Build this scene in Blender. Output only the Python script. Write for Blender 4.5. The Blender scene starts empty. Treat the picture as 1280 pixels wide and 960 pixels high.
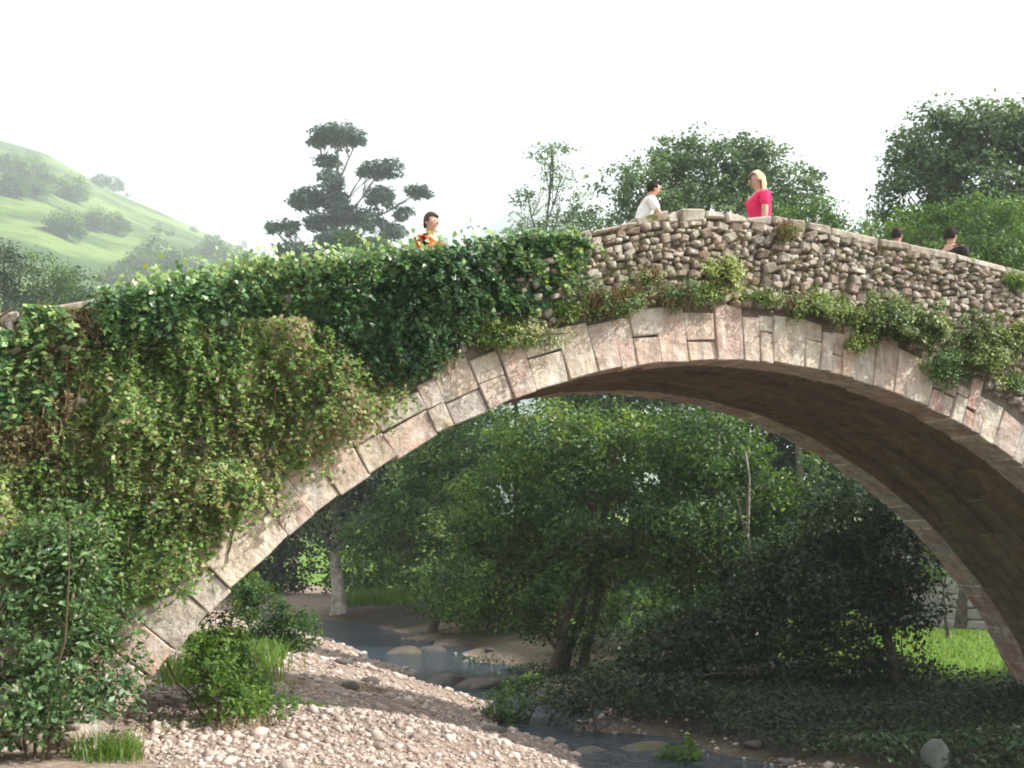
import bpy, bmesh, math, random
import numpy as np
from mathutils import Vector, Matrix

# ------------------------------------------------------------------ camera, sky, sun, exposure
scene = bpy.context.scene
COL = scene.collection
W = 3.085                      # bridge width
ARC = -3.2                     # height of the arch centre (water = 0)
R = 8.0                        # intrados radius
F = 1350.0                     # focal length for a frame 1280 wide
CAM = np.array([-7.384, -9.756, 2.781]); YAW, PIT = 0.419, 0.147

cam_data = bpy.data.cameras.new('camera'); cam_data.sensor_width = 36.0
cam_data.lens = 36.0 * F / 1280.0
cam_data.clip_start = 0.1; cam_data.clip_end = 6000.0
cam = bpy.data.objects.new('camera', cam_data); COL.objects.link(cam)
cam.location = CAM; cam.rotation_euler = (math.pi / 2 + PIT, 0, -YAW)
scene.camera = cam

SUN = Vector((0.69, -0.37, 0.62)).normalized()          # towards the sun
sun_el = math.asin(SUN.z); sun_az = math.atan2(SUN.x, SUN.y)
world = bpy.data.worlds.new('World'); scene.world = world; world.use_nodes = True
wn = world.node_tree.nodes; wl = world.node_tree.links; wn.clear()
sky = wn.new('ShaderNodeTexSky'); sky.sky_type = 'NISHITA'; sky.sun_disc = False
sky.sun_elevation = sun_el; sky.sun_rotation = sun_az
sky.altitude = 100; sky.air_density = 1.0; sky.dust_density = 4.0; sky.ozone_density = 1.0
veil = wn.new('ShaderNodeMixRGB'); veil.inputs['Fac'].default_value = 0.55      # thin bright cloud over the whole sky
veil.inputs['Color2'].default_value = (9.6, 9.6, 9.5, 1)
wbg = wn.new('ShaderNodeBackground'); wbg.inputs['Strength'].default_value = 0.075
wout = wn.new('ShaderNodeOutputWorld')
wl.new(sky.outputs[0], veil.inputs['Color1']); wl.new(veil.outputs[0], wbg.inputs[0]); wl.new(wbg.outputs[0], wout.inputs[0])

sl = bpy.data.lights.new('sun', 'SUN'); sl.energy = 5.0; sl.angle = math.radians(0.6); sl.color = (1.0, 0.955, 0.89)
sun = bpy.data.objects.new('sun', sl); COL.objects.link(sun)
sun.rotation_euler = SUN.to_track_quat('Z', 'Y').to_euler(); sun.location = (30, -20, 40)

scene.view_settings.view_transform = 'Standard'; scene.view_settings.look = 'None'
scene.view_settings.exposure = 1.4; scene.view_settings.gamma = 1.0
scene.render.engine = 'CYCLES'
scene.cycles.max_bounces = 6; scene.cycles.transparent_max_bounces = 4; scene.cycles.volume_bounces = 1
scene.cycles.diffuse_bounces = 3; scene.cycles.glossy_bounces = 2; scene.cycles.transmission_bounces = 3
scene.cycles.caustics_reflective = False; scene.cycles.caustics_refractive = False
scene.cycles.use_denoising = True; scene.cycles.filter_width = 1.9
scene.cycles.sample_clamp_indirect = 6.0

# ------------------------------------------------------------------ survey helpers (picture point -> place)
_fw = np.array([math.sin(YAW) * math.cos(PIT), math.cos(YAW) * math.cos(PIT), math.sin(PIT)])
_rt = np.array([math.cos(YAW), -math.sin(YAW), 0.0]); _up = np.cross(_rt, _fw)
def ray(u, v): return (u - 640) / F * _rt - (v - 480) / F * _up + _fw
def on_wall(u, v, y=0.0):
    d = ray(u, v); return CAM + d * (y - CAM[1]) / d[1]
def on_level(u, v, z):
    d = ray(u, v); return CAM + d * (z - CAM[2]) / d[2]
def at(u, v, D): return CAM + ray(u, v) * D
def proj(p):
    q = np.asarray(p) - CAM; z = q @ _fw
    return 640 + F * (q @ _rt) / z, 480 - F * (q @ _up) / z

# ------------------------------------------------------------------ mesh helpers
RNG = np.random.default_rng(7)
random.seed(7)
def tag(o, label=None, cat=None, group=None, kind=None):
    if label: o['label'] = label
    if cat: o['category'] = cat
    if group: o['group'] = group
    if kind: o['kind'] = kind
    return o
def empty(name, loc=(0, 0, 0)):
    o = bpy.data.objects.new(name, None); COL.objects.link(o); o.location = loc
    o.empty_display_size = 0.2
    return o
def link(name, me, mat=None, parent=None, loc=None):
    o = bpy.data.objects.new(name, me); COL.objects.link(o)
    if mat is not None and len(me.materials) == 0: me.materials.append(mat)
    if parent is not None:
        o.parent = parent
        o.matrix_parent_inverse = Matrix.Translation(parent.location).inverted()
    if loc is not None: o.location = loc
    return o
def mesh_np(name, V, Fc, tint=None, smooth=False):
    """Fc: (n,k) array of equal-sized faces"""
    me = bpy.data.meshes.new(name); V = np.asarray(V, np.float32); Fc = np.asarray(Fc, np.int32)
    n, k = Fc.shape
    me.vertices.add(len(V)); me.vertices.foreach_set('co', V.ravel())
    me.loops.add(n * k); me.loops.foreach_set('vertex_index', Fc.ravel())
    me.polygons.add(n); me.polygons.foreach_set('loop_start', np.arange(0, n * k, k, dtype=np.int32))
    me.polygons.foreach_set('loop_total', np.full(n, k, np.int32))
    me.update(calc_edges=True)
    if smooth: me.polygons.foreach_set('use_smooth', np.ones(n, bool))
    if tint is not None:
        a = me.attributes.new('tint', 'FLOAT', 'FACE'); a.data.foreach_set('value', np.asarray(tint, np.float32))
    return me
def mesh_py(name, V, Fc, smooth=False):
    me = bpy.data.meshes.new(name); me.from_pydata([tuple(map(float, v)) for v in V], [], Fc); me.update()
    if smooth: me.polygons.foreach_set('use_smooth', np.ones(len(me.polygons), bool))
    return me
def unit(a): return a / (np.linalg.norm(a, axis=-1, keepdims=True) + 1e-9)

class Noise:
    """cheap smooth 3-D noise, about -1..1"""
    def __init__(s, seed, freq, n=10):
        g = np.random.default_rng(seed)
        s.k = unit(g.normal(size=(n, 3))) * freq * g.uniform(.6, 1.6, (n, 1)); s.p = g.uniform(0, 6.28, n)
    def __call__(s, P):
        return np.sin(np.asarray(P) @ s.k.T + s.p).sum(-1) / math.sqrt(len(s.p)) / 1.1

def tube_arrays(path, radii, sides=6):
    path = np.asarray(path, float); n = len(path)
    T = unit(np.gradient(path, axis=0)); ref = np.array([0.31, 0.17, 0.93])
    A = unit(np.cross(T, ref)); B = np.cross(T, A)
    ang = np.arange(sides) / sides * 2 * math.pi
    V = path[:, None, :] + np.asarray(radii)[:, None, None] * (np.cos(ang)[None, :, None] * A[:, None, :] + np.sin(ang)[None, :, None] * B[:, None, :])
    Fc = []
    for i in range(n - 1):
        for j in range(sides):
            k = (j + 1) % sides
            Fc.append((i * sides + j, i * sides + k, (i + 1) * sides + k, (i + 1) * sides + j))
    return V.reshape(-1, 3), np.array(Fc)
def join_arrays(parts):
    Vs, Fs, o = [], [], 0
    for V, Fc in parts:
        Vs.append(V); Fs.append(np.asarray(Fc) + o); o += len(V)
    return np.concatenate(Vs), np.concatenate(Fs)

def leaf_arrays(g, P, Nrm, L, width=0.6, jitter=0.7, hang=None, fold=0.18):
    """kite leaves; P centres, Nrm preferred normals, L lengths"""
    n = len(P)
    N = unit(Nrm + g.normal(size=(n, 3)) * jitter)
    T = g.normal(size=(n, 3))
    if hang is not None: T = T + np.asarray(hang)
    T = unit(T - (T * N).sum(1, keepdims=True) * N); S = np.cross(N, T)
    L = np.asarray(L).reshape(-1, 1) * np.ones((n, 1)); w = L * width * 0.5
    b = P - T * L * .5; tip = P + T * L * .5; m = P - T * L * .08
    V = np.stack([b, m + S * w + N * w * fold * 2, tip, m - S * w + N * w * fold * 2], 1).reshape(-1, 3)
    return V, np.arange(4 * n).reshape(-1, 4)
def blade_arrays(g, P, L, w, lean=0.35, bias=(0, 0, 0), seg=2):
    """grass blades: two bent quads tapering to a point"""
    n = len(P); d = g.normal(size=(n, 3)) * lean; d[:, 2] = 0; d += np.asarray(bias)
    L = np.asarray(L).reshape(-1, 1) * np.ones((n, 1))
    side = unit(np.cross(unit(d + 1e-4), np.array([0, 0, 1.0]))) ; side += g.normal(size=(n, 3)) * .3; side = unit(side)
    p1 = P + (np.array([0, 0, 1.0]) + d * .5) * L * .55
    p2 = P + (np.array([0, 0, 1.0]) + d) * L - np.array([0, 0, 1.0]) * L * (np.linalg.norm(d, axis=1, keepdims=True) ** 2) * .25
    V = np.stack([P - side * w, P + side * w, p1 + side * w * .8, p1 - side * w * .8, p2 + side * w * .12, p2 - side * w * .12], 1).reshape(-1, 3)
    b = np.arange(n)[:, None] * 6
    return V, np.concatenate([b + np.array([0, 1, 2, 3]), b + np.array([3, 2, 4, 5])], 0)

# ------------------------------------------------------------------ materials
def new_mat(name):
    m = bpy.data.materials.new(name); m.use_nodes = True
    nt = m.node_tree; b = nt.nodes['Principled BSDF']
    return m, nt, nt.nodes, nt.links, b
def ramp(N, stops):
    r = N.new('ShaderNodeValToRGB'); e = r.color_ramp.elements
    while len(e) < len(stops): e.new(0.5)
    for k, (p, c) in enumerate(stops): e[k].position = p; e[k].color = (*c, 1)
    return r
def noise(N, Lk, scale, detail=4, rough=.55, coord='Object', vec=None):
    t = N.new('ShaderNodeTexNoise'); t.inputs['Scale'].default_value = scale
    t.inputs['Detail'].default_value = detail; t.inputs['Roughness'].default_value = rough
    if vec is None:
        if coord == 'Position': vec = N.new('ShaderNodeNewGeometry').outputs['Position']
        else: vec = N.new('ShaderNodeTexCoord').outputs[coord]
    Lk.new(vec, t.inputs['Vector']); return t
def mix(N, Lk, fac, a, b, mode='MIX'):
    m = N.new('ShaderNodeMixRGB'); m.blend_type = mode
    for s, k in ((fac, 'Fac'), (a, 'Color1'), (b, 'Color2')):
        if hasattr(s, 'links'): Lk.new(s, m.inputs[k])
        elif k == 'Fac': m.inputs[k].default_value = s
        else: m.inputs[k].default_value = (*s, 1)
    return m.outputs[0]
def bump(N, Lk, b, h, strength, dist):
    n = N.new('ShaderNodeBump'); n.inputs['Strength'].default_value = strength; n.inputs['Distance'].default_value = dist
    Lk.new(h, n.inputs['Height']); Lk.new(n.outputs[0], b.inputs['Normal'])

def mat_leaf(name, stops, rough=.5, trans=.35, spec=.35, patch=None):
    m, nt, N, Lk, b = new_mat(name)
    at_ = N.new('ShaderNodeAttribute'); at_.attribute_name = 'tint'
    r = ramp(N, stops); Lk.new(at_.outputs['Fac'], r.inputs['Fac']); c = r.outputs[0]
    if patch:
        t = noise(N, Lk, patch[0], 3, .5, 'Position'); rr = ramp(N, [(.45, (0, 0, 0)), (.65, (1, 1, 1))])
        Lk.new(t.outputs['Fac'], rr.inputs['Fac']); c = mix(N, Lk, rr.outputs[0], c, patch[1])
    Lk.new(c, b.inputs['Base Color']); b.inputs['Roughness'].default_value = rough
    b.inputs['Specular IOR Level'].default_value = spec
    tr = N.new('ShaderNodeBsdfTranslucent'); Lk.new(mix(N, Lk, 1.0, c, (1.25, 1.2, .55), 'MULTIPLY'), tr.inputs['Color'])
    ms = N.new('ShaderNodeMixShader'); ms.inputs[0].default_value = trans
    Lk.new(b.outputs[0], ms.inputs[1]); Lk.new(tr.outputs[0], ms.inputs[2])
    Lk.new(ms.outputs[0], N['Material Output'].inputs['Surface'])
    return m
def mat_stone(name, stops, src='object', scale=6, rough=.9, lichen=(.42, .40, .34), lichen_amt=.45, dark=(.06, .055, .05), bstr=.6, bdist=.03, moss=None, streak=None):
    """stones: one tone per stone, mottled, with pale lichen blotches and dark pits"""
    m, nt, N, Lk, b = new_mat(name)
    r = ramp(N, stops)
    if src == 'object':
        oi = N.new('ShaderNodeObjectInfo'); Lk.new(oi.outputs['Random'], r.inputs['Fac'])
    elif src == 'tint':
        a = N.new('ShaderNodeAttribute'); a.attribute_name = 'tint'; Lk.new(a.outputs['Fac'], r.inputs['Fac'])
    else:
        t0 = noise(N, Lk, src, 4, .6, 'Position'); Lk.new(t0.outputs['Fac'], r.inputs['Fac'])
    c = r.outputs[0]
    t1 = noise(N, Lk, scale, 6, .65, 'Position')
    r1 = ramp(N, [(.3, (.62, .6, .58)), (.7, (1.25, 1.22, 1.2))]); Lk.new(t1.outputs['Fac'], r1.inputs['Fac'])
    c = mix(N, Lk, 1.0, c, r1.outputs[0], 'MULTIPLY')
    t2 = noise(N, Lk, scale * .55, 5, .7, 'Position'); r2 = ramp(N, [(.53, (0, 0, 0)), (.62, (1, 1, 1))]); Lk.new(t2.outputs['Fac'], r2.inputs['Fac'])
    c = mix(N, Lk, mix(N, Lk, 1.0, r2.outputs[0], (lichen_amt,) * 3, 'MULTIPLY'), c, lichen)
    t3 = noise(N, Lk, scale * 4, 5, .7, 'Position'); r3 = ramp(N, [(.30, (1, 1, 1)), (.40, (0, 0, 0))]); Lk.new(t3.outputs['Fac'], r3.inputs['Fac'])
    c = mix(N, Lk, mix(N, Lk, 1.0, r3.outputs[0], (.75,) * 3, 'MULTIPLY'), c, dark)
    if streak:
        mp = N.new('ShaderNodeMapping'); Lk.new(N.new('ShaderNodeNewGeometry').outputs['Position'], mp.inputs['Vector']); mp.inputs['Scale'].default_value = (1, 1, .16)
        t5 = noise(N, Lk, 5.5, 5, .65, vec=mp.outputs[0]); r5 = ramp(N, [(.48, (0, 0, 0)), (.68, (.6, .6, .6))]); Lk.new(t5.outputs['Fac'], r5.inputs['Fac'])
        c = mix(N, Lk, r5.outputs[0], c, streak)
        t6 = noise(N, Lk, 7.5, 5, .7, vec=mp.outputs[0]); r6 = ramp(N, [(.52, (0, 0, 0)), (.68, (.75, .75, .75))]); Lk.new(t6.outputs['Fac'], r6.inputs['Fac'])
        c = mix(N, Lk, r6.outputs[0], c, lichen)
    if moss:
        t4 = noise(N, Lk, moss[1], 5, .6, 'Position'); r4 = ramp(N, [(moss[2], (0, 0, 0)), (moss[2] + .12, (1, 1, 1))]); Lk.new(t4.outputs['Fac'], r4.inputs['Fac'])
        c = mix(N, Lk, r4.outputs[0], c, moss[0])
    Lk.new(c, b.inputs['Base Color']); b.inputs['Roughness'].default_value = rough; b.inputs['Specular IOR Level'].default_value = .2
    bump(N, Lk, b, t1.outputs['Fac'], bstr, bdist)
    return m
def mat_plain(name, col, rough=.8, var=.25, scale=8, spec=.25):
    m, nt, N, Lk, b = new_mat(name)
    t = noise(N, Lk, scale, 4, .6, 'Object'); r = ramp(N, [(.3, tuple(c * (1 - var) for c in col)), (.7, tuple(c * (1 + var) for c in col))])
    Lk.new(t.outputs['Fac'], r.inputs['Fac']); Lk.new(r.outputs[0], b.inputs['Base Color'])
    b.inputs['Roughness'].default_value = rough; b.inputs['Specular IOR Level'].default_value = spec
    bump(N, Lk, b, t.outputs['Fac'], .3, .01)
    return m

M = {}
M['voussoir'] = mat_stone('voussoir_stone', [(0, (.50, .30, .25)), (.2, (.54, .46, .37)), (.4, (.52, .39, .32)), (.55, (.42, .38, .34)), (.7, (.58, .51, .41)), (.85, (.49, .33, .28)), (1, (.50, .45, .39))], lichen=(.62, .59, .52), lichen_amt=.6, streak=(.21, .19, .18), bstr=.9, bdist=.05, moss=((.16, .14, .07), 2.2, .64))
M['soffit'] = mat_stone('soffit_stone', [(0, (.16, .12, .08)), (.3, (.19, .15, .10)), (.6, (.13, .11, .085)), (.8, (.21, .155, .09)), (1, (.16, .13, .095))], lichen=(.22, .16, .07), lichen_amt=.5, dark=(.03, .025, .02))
M['rubble'] = mat_stone('rubble_stone', [(0, (.28, .19, .15)), (.18, (.42, .36, .30)), (.34, (.20, .17, .14)), (.5, (.36, .27, .22)), (.66, (.24, .22, .15)), (.82, (.50, .45, .39)), (1, (.27, .22, .18))], scale=14, lichen=(.5, .47, .4), bdist=.012, streak=(.12, .105, .085))
M['rubble_t'] = mat_stone('rubble_stone_field', [(0, (.28, .19, .15)), (.18, (.42, .36, .30)), (.34, (.20, .17, .14)), (.5, (.36, .27, .22)), (.66, (.24, .22, .15)), (.82, (.50, .45, .39)), (1, (.27, .22, .18))], src='tint', scale=14, lichen=(.5, .47, .4), bdist=.012, streak=(.12, .105, .085))
M['mortar'] = mat_stone('mortar', [(.3, (.15, .125, .10)), (.7, (.24, .20, .16))], src=3.0, scale=9, lichen=(.22, .2, .15), lichen_amt=.4)
M['coping'] = mat_stone('coping_stone', [(0, (.34, .29, .24)), (.5, (.40, .36, .30)), (1, (.30, .25, .20))], scale=7, lichen=(.48, .45, .39), streak=(.14, .12, .095), moss=((.12, .12, .04), 2.5, .58))
M['cobble'] = mat_stone('deck_paving', [(.3, (.25, .22, .19)), (.7, (.36, .32, .28))], src=4.0)
M['rock'] = mat_stone('river_rock', [(0, (.09, .078, .065)), (.5, (.14, .125, .11)), (1, (.075, .07, .065))], scale=3, lichen=(.2, .19, .16), moss=((.10, .10, .03), 1.6, .56), bdist=.05)
M['pebble'] = mat_stone('gravel_stone', [(0, (.28, .21, .18)), (.25, (.52, .44, .39)), (.5, (.22, .18, .16)), (.75, (.60, .52, .47)), (1, (.42, .31, .27))], src='tint', scale=18, bstr=.2)
M['wall_grey'] = mat_stone('field_wall', [(0, (.34, .33, .31)), (.5, (.28, .27, .25)), (1, (.4, .38, .35))], scale=4)
M['bark'] = mat_stone('bark', [(.3, (.07, .055, .04)), (.7, (.14, .115, .09))], src=5.0, scale=9, lichen=(.22, .21, .17), lichen_amt=.3, bdist=.04)
M['bark_pale'] = mat_stone('pale_bark', [(.3, (.24, .21, .18)), (.7, (.4, .36, .31))], src=2.5, scale=5, lichen=(.45, .42, .37), lichen_amt=.4)
M['twig'] = mat_plain('twig', (.10, .075, .045), .9)

M['ivy'] = mat_leaf('ivy_leaf', [(0, (.02, .06, .025)), (.45, (.07, .17, .06)), (.8, (.15, .28, .09)), (1, (.34, .45, .16))], rough=.36, trans=.3, spec=.55)
M['bramble'] = mat_leaf('bramble_leaf', [(0, (.05, .11, .035)), (.35, (.13, .24, .065)), (.65, (.21, .34, .09)), (.9, (.36, .44, .17)), (1, (.36, .29, .18))], rough=.5, trans=.35)
M['drystalk'] = mat_leaf('dry_stalk', [(0, (.16, .10, .06)), (.5, (.27, .20, .11)), (1, (.36, .29, .17))], rough=.8, trans=.15, spec=.1)
M['shrub'] = mat_leaf('wall_shrub_leaf', [(0, (.07, .12, .03)), (.5, (.20, .29, .07)), (1, (.36, .42, .12))], trans=.35)
M['bush'] = mat_leaf('bush_leaf', [(0, (.04, .09, .03)), (.5, (.10, .19, .065)), (.85, (.18, .28, .11)), (1, (.36, .38, .25))], rough=.42, trans=.3, spec=.5)
M['grass'] = mat_leaf('grass_blade', [(0, (.06, .13, .02)), (.6, (.13, .24, .04)), (1, (.25, .30, .08))], trans=.4, rough=.55)
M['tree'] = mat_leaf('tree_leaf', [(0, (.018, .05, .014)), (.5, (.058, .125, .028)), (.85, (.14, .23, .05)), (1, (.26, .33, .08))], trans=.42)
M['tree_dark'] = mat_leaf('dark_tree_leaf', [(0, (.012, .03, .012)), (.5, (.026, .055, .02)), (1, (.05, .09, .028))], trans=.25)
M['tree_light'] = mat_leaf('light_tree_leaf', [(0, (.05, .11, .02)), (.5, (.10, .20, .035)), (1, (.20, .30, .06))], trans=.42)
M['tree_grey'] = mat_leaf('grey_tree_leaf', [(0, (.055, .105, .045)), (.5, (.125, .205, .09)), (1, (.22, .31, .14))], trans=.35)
M['gum'] = mat_leaf('gum_leaf', [(0, (.05, .08, .075)), (.5, (.10, .15, .13)), (1, (.17, .24, .19))], trans=.25)

# ground: earth, gravel towards the river, grass on the flats
m, nt, N, Lk, b = new_mat('ground_cover')
geo = N.new('ShaderNodeNewGeometry')
t1 = noise(N, Lk, .55, 6, .65, vec=geo.outputs['Position']); t2 = noise(N, Lk, 7, 6, .7, vec=geo.outputs['Position'])
earth = ramp(N, [(.3, (.15, .11, .085)), (.55, (.29, .225, .18)), (.75, (.40, .32, .27))]); Lk.new(t2.outputs['Fac'], earth.inputs['Fac'])
green = ramp(N, [(.3, (.07, .14, .02)), (.7, (.16, .27, .04))]); Lk.new(t2.outputs['Fac'], green.inputs['Fac'])
va = N.new('ShaderNodeAttribute'); va.attribute_name = 'turf'
bank_shade = ramp(N, [(.3, (.028, .024, .016)), (.7, (.07, .06, .04))]); Lk.new(t2.outputs['Fac'], bank_shade.inputs['Fac'])  # shade of the right bank painted in as near-black earth
vs_ = N.new('ShaderNodeAttribute'); vs_.attribute_name = 'bank_shade'
lit = mix(N, Lk, va.outputs['Fac'], mix(N, Lk, vs_.outputs['Fac'], earth.outputs[0], bank_shade.outputs[0]), green.outputs[0])
Lk.new(lit, b.inputs['Base Color']); b.inputs['Roughness'].default_value = .95; b.inputs['Specular IOR Level'].default_value = .1
bump(N, Lk, b, t2.outputs['Fac'], .8, .06)
M['ground'] = m
# meadow hillside
m, nt, N, Lk, b = new_mat('meadow_hill'); geo = N.new('ShaderNodeNewGeometry')
mp = N.new('ShaderNodeMapping'); Lk.new(geo.outputs['Position'], mp.inputs['Vector']); mp.inputs['Scale'].default_value = (1, 1, 2.2)
t1 = noise(N, Lk, .018, 5, .6, vec=mp.outputs[0]); t2 = noise(N, Lk, .15, 6, .7, vec=mp.outputs[0])
r1 = ramp(N, [(.3, (.085, .135, .04)), (.5, (.13, .19, .058)), (.7, (.18, .215, .08))]); Lk.new(t2.outputs['Fac'], r1.inputs['Fac'])
r2 = ramp(N, [(.45, (0, 0, 0)), (.56, (1, 1, 1))]); Lk.new(t1.outputs['Fac'], r2.inputs['Fac'])
c = mix(N, Lk, r2.outputs[0], r1.outputs[0], (.055, .095, .035))
Lk.new(c, b.inputs['Base Color']); b.inputs['Roughness'].default_value = 1; b.inputs['Specular IOR Level'].default_value = 0
bump(N, Lk, b, t2.outputs['Fac'], 1, 1.0); M['hill'] = m
M['mountain'] = mat_plain('mountain_rock', (.12, .15, .12), 1, .4, .05, 0)
# river water
m, nt, N, Lk, b = new_mat('river_water')
t = noise(N, Lk, 2.6, 4, .6, 'Position'); b.inputs['Base Color'].default_value = (.035, .05, .065, 1)
b.inputs['Roughness'].default_value = .08; b.inputs['IOR'].default_value = 1.33; bump(N, Lk, b, t.outputs['Fac'], .9, .25); M['water'] = m

# ------------------------------------------------------------------ ground and river
_ry = [-200, -60, -10, 0, 4, 10, 20, 28, 34, 42, 60, 110, 400]; _rx = [30, 8, 1.0, -.1, .2, 1.1, 1.7, 2.0, .4, -5, -18, -50, -160]
_gn = [Noise(3, .9), Noise(4, 2.6), Noise(5, .12)]
def ground_z(x, y):
    x = np.asarray(x, float); y = np.asarray(y, float)
    xr = np.interp(y, _ry, _rx); s = x - xr + np.clip(1 - np.abs(y) / 60, 0, 1) * (.45 * np.sin(y * 1.25 + 1) + .3 * np.sin(y * 2.7))
    w = np.interp(y, [-20, 0, 5, 20, 40], [2.0, 1.2, 1.1, 1.5, 1.9])
    P = np.stack([x, y, 0 * x], -1)
    dl = np.maximum(-s - w, 0); dr = np.maximum(s - w, 0)
    lcap = np.interp(y, [-12, -5, -1, 4, 10], [1.15, 1.15, 1.45, 1.4, 1.2])
    zl = lcap * (1 - np.exp(-.42 * dl / lcap)) + np.clip(dl - 7.5, 0, 30) * .22 * np.clip((y + 14) / 8, .15, 1)
    zr = .48 * (1 - np.exp(-.5 * dr)) + np.clip(dr - 40, 0, 400) * .03
    inner = np.clip(1 - (s / w) ** 2, 0, 1)
    z = np.where(s < 0, zl, zr) - .17 * inner
    r = np.hypot(x, y)
    amp = np.clip(1 - (r - 60) / 60, .3, 1)
    z = z + (.07 * _gn[0](P) + .03 * _gn[1](P)) * amp * np.clip((dl + dr) * 1.2 + .8, .3, 1) + np.clip(r - 70, 0, 700) * .012 * (1 + .4 * _gn[2](P))
    return z
def gz(x, y): return float(ground_z(np.array([x]), np.array([y]))[0])
def on_ground(u, v):
    d = ray(u, v); t = 3.0
    while t < 80:
        p = CAM + d * t
        if p[2] < gz(p[0], p[1]): return p
        t += .05
    return CAM + d * 80
def graded(a, b, lo, hi, fine, n_out):
    core = np.arange(lo, hi + fine, fine)
    t = np.linspace(0, 1, n_out + 1)[1:]
    return np.concatenate([(lo - (lo - a) * t ** 2.6)[::-1], core, core[-1] + (b - core[-1]) * t ** 2.6])
gx = graded(-2100, 2100, -16, 22, .16, 54); gy = graded(-2100, 2100, -14, 50, .22, 45)
X, Y = np.meshgrid(gx, gy); Z = ground_z(X, Y)
nx, ny = len(gx), len(gy)
idx = np.arange(nx * ny).reshape(ny, nx)
me = mesh_np('ground', np.stack([X, Y, Z], -1).reshape(-1, 3), np.stack([idx[:-1, :-1], idx[:-1, 1:], idx[1:, 1:], idx[1:, :-1]], -1).reshape(-1, 4), smooth=True)
s_ = X - np.interp(Y, _ry, _rx)
turf = np.clip((X - 6.8) / .8, 0, 1) * np.clip((Y - 4.2) / 1.0, 0, 1) + np.clip((np.hypot(X, Y) - 85) / 12, 0, 1) + np.clip((-s_ - 6.5) / 1.5, 0, 1) * np.clip((Y - 2) / 3, 0, 1)
a = me.attributes.new('turf', 'FLOAT', 'POINT'); a.data.foreach_set('value', np.clip(turf, 0, 1).ravel().astype(np.float32))
a = me.attributes.new('bank_shade', 'FLOAT', 'POINT'); a.data.foreach_set('value', np.clip(1 - (Y - 30) / 4, 0, 1).ravel() * np.clip((s_ - .9) / 1.0 + .4 * _gn[0](np.stack([X, Y, 0 * X], -1)), 0, 1).ravel().astype(np.float32))  # where the painted bank shade lies, fading out upstream
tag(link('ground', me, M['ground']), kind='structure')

ys = np.linspace(-60, 110, 160); xs = np.interp(ys, _ry, _rx)
V = []; 
for k, y in enumerate(ys):
    for q in np.linspace(-1, 1, 9): V.append((xs[k] + q * 3.6, y, 0.0))
i2 = np.arange(len(V)).reshape(-1, 9)
tag(link('river_water', mesh_np('river_water', V, np.stack([i2[:-1, :-1], i2[:-1, 1:], i2[1:, 1:], i2[1:, :-1]], -1).reshape(-1, 4), smooth=True), M['water']), kind='structure')

# ------------------------------------------------------------------ hills
def ridge_terrain(name, pts, Db, Dr, mat, nu=150, nv=50, amp=2.0, seed=1, label=None):
    us = np.linspace(pts[0][0], pts[-1][0], nu); vr = np.interp(us, [p[0] for p in pts], [p[1] for p in pts])
    n1 = Noise(seed, .022); n2 = Noise(seed + 1, .07)
    P = np.zeros((nu, nv + 12, 3))
    for i, u in enumerate(us):
        top = at(u, vr[i], Dr); bd = at(u, 640, Db); bd[2] = 2.0
        for j in range(nv + 12):
            t = j / (nv - 1)
            if t <= 1:
                p = bd + (top - bd) * t; p[2] = bd[2] + (top[2] - bd[2]) * (1 - (1 - t) ** 1.06)
            else:
                q = (t - 1); p = top + (top - bd) * q * 2; p[2] = top[2] - (top[2] - 2) * min(1, (q * 4.4) ** 1.3)
            P[i, j] = p
    P[..., 2] += amp * (n1(P) + .5 * n2(P)) * np.sin(np.clip(np.arange(nv + 12) / nv, 0, 1) * 3.0)[None, :]
    P[..., 2] = np.maximum(P[..., 2], 0)
    ii = np.arange(nu * (nv + 12)).reshape(nu, nv + 12)
    me = mesh_np(name, P.reshape(-1, 3), np.stack([ii[:-1, :-1], ii[1:, :-1], ii[1:, 1:], ii[:-1, 1:]], -1).reshape(-1, 4), smooth=True)
    o = tag(link(name, me, mat), kind='structure')
    return us, P, nv
HU, HP, HNV = ridge_terrain('hill', [(-500, 90), (-200, 130), (0, 174), (60, 192), (100, 216), (150, 244), (200, 266), (250, 289), (300, 309), (345, 330), (440, 372), (540, 430), (640, 690)], 150, 720, M['hill'], amp=3.5, seed=31)
ridge_terrain('mountain', [(250, 690), (380, 400), (470, 318), (520, 297), (560, 293), (600, 288), (640, 264), (672, 246), (712, 262), (780, 300), (880, 400), (980, 690)], 900, 1300, M['mountain'], nu=90, nv=30, amp=2.5, seed=41)
def on_hill(u, v):
    """point of the hillside seen at picture point u, v"""
    i = int(np.argmin(abs(HU - u))); best = None
    for j in range(HNV):
        e = abs(proj(HP[i, j])[1] - v)
        if best is None or e < best[0]: best = (e, HP[i, j])
    return best[1]

# ------------------------------------------------------------------ the bridge
_tx = [-18, -12, -7.7, -5.54, -4.39, -3.39, -2.49, -2.02, -1.22, -.69, .18, 1.11, 1.83, 2.99, 4.23, 8, 12, 20]
_tz = [2.9, 3.85, 4.66, 5.24, 5.55, 5.74, 5.94, 6.12, 6.36, 6.45, 6.50, 6.47, 6.42, 6.39, 6.28, 5.72, 4.95, 3.3]
def top_z(x): return np.interp(x, _tx, _tz)
def extrados_z(x, r=8.55): return ARC + np.sqrt(np.maximum(r * r - np.asarray(x, float) ** 2, 0))
XL, XR = -6.62, 7.62
bridge = tag(empty('stone_bridge', (0, W / 2, gz(-7, 1.5))), 'old humpbacked stone arch bridge draped with ivy and weeds', 'bridge')

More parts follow.
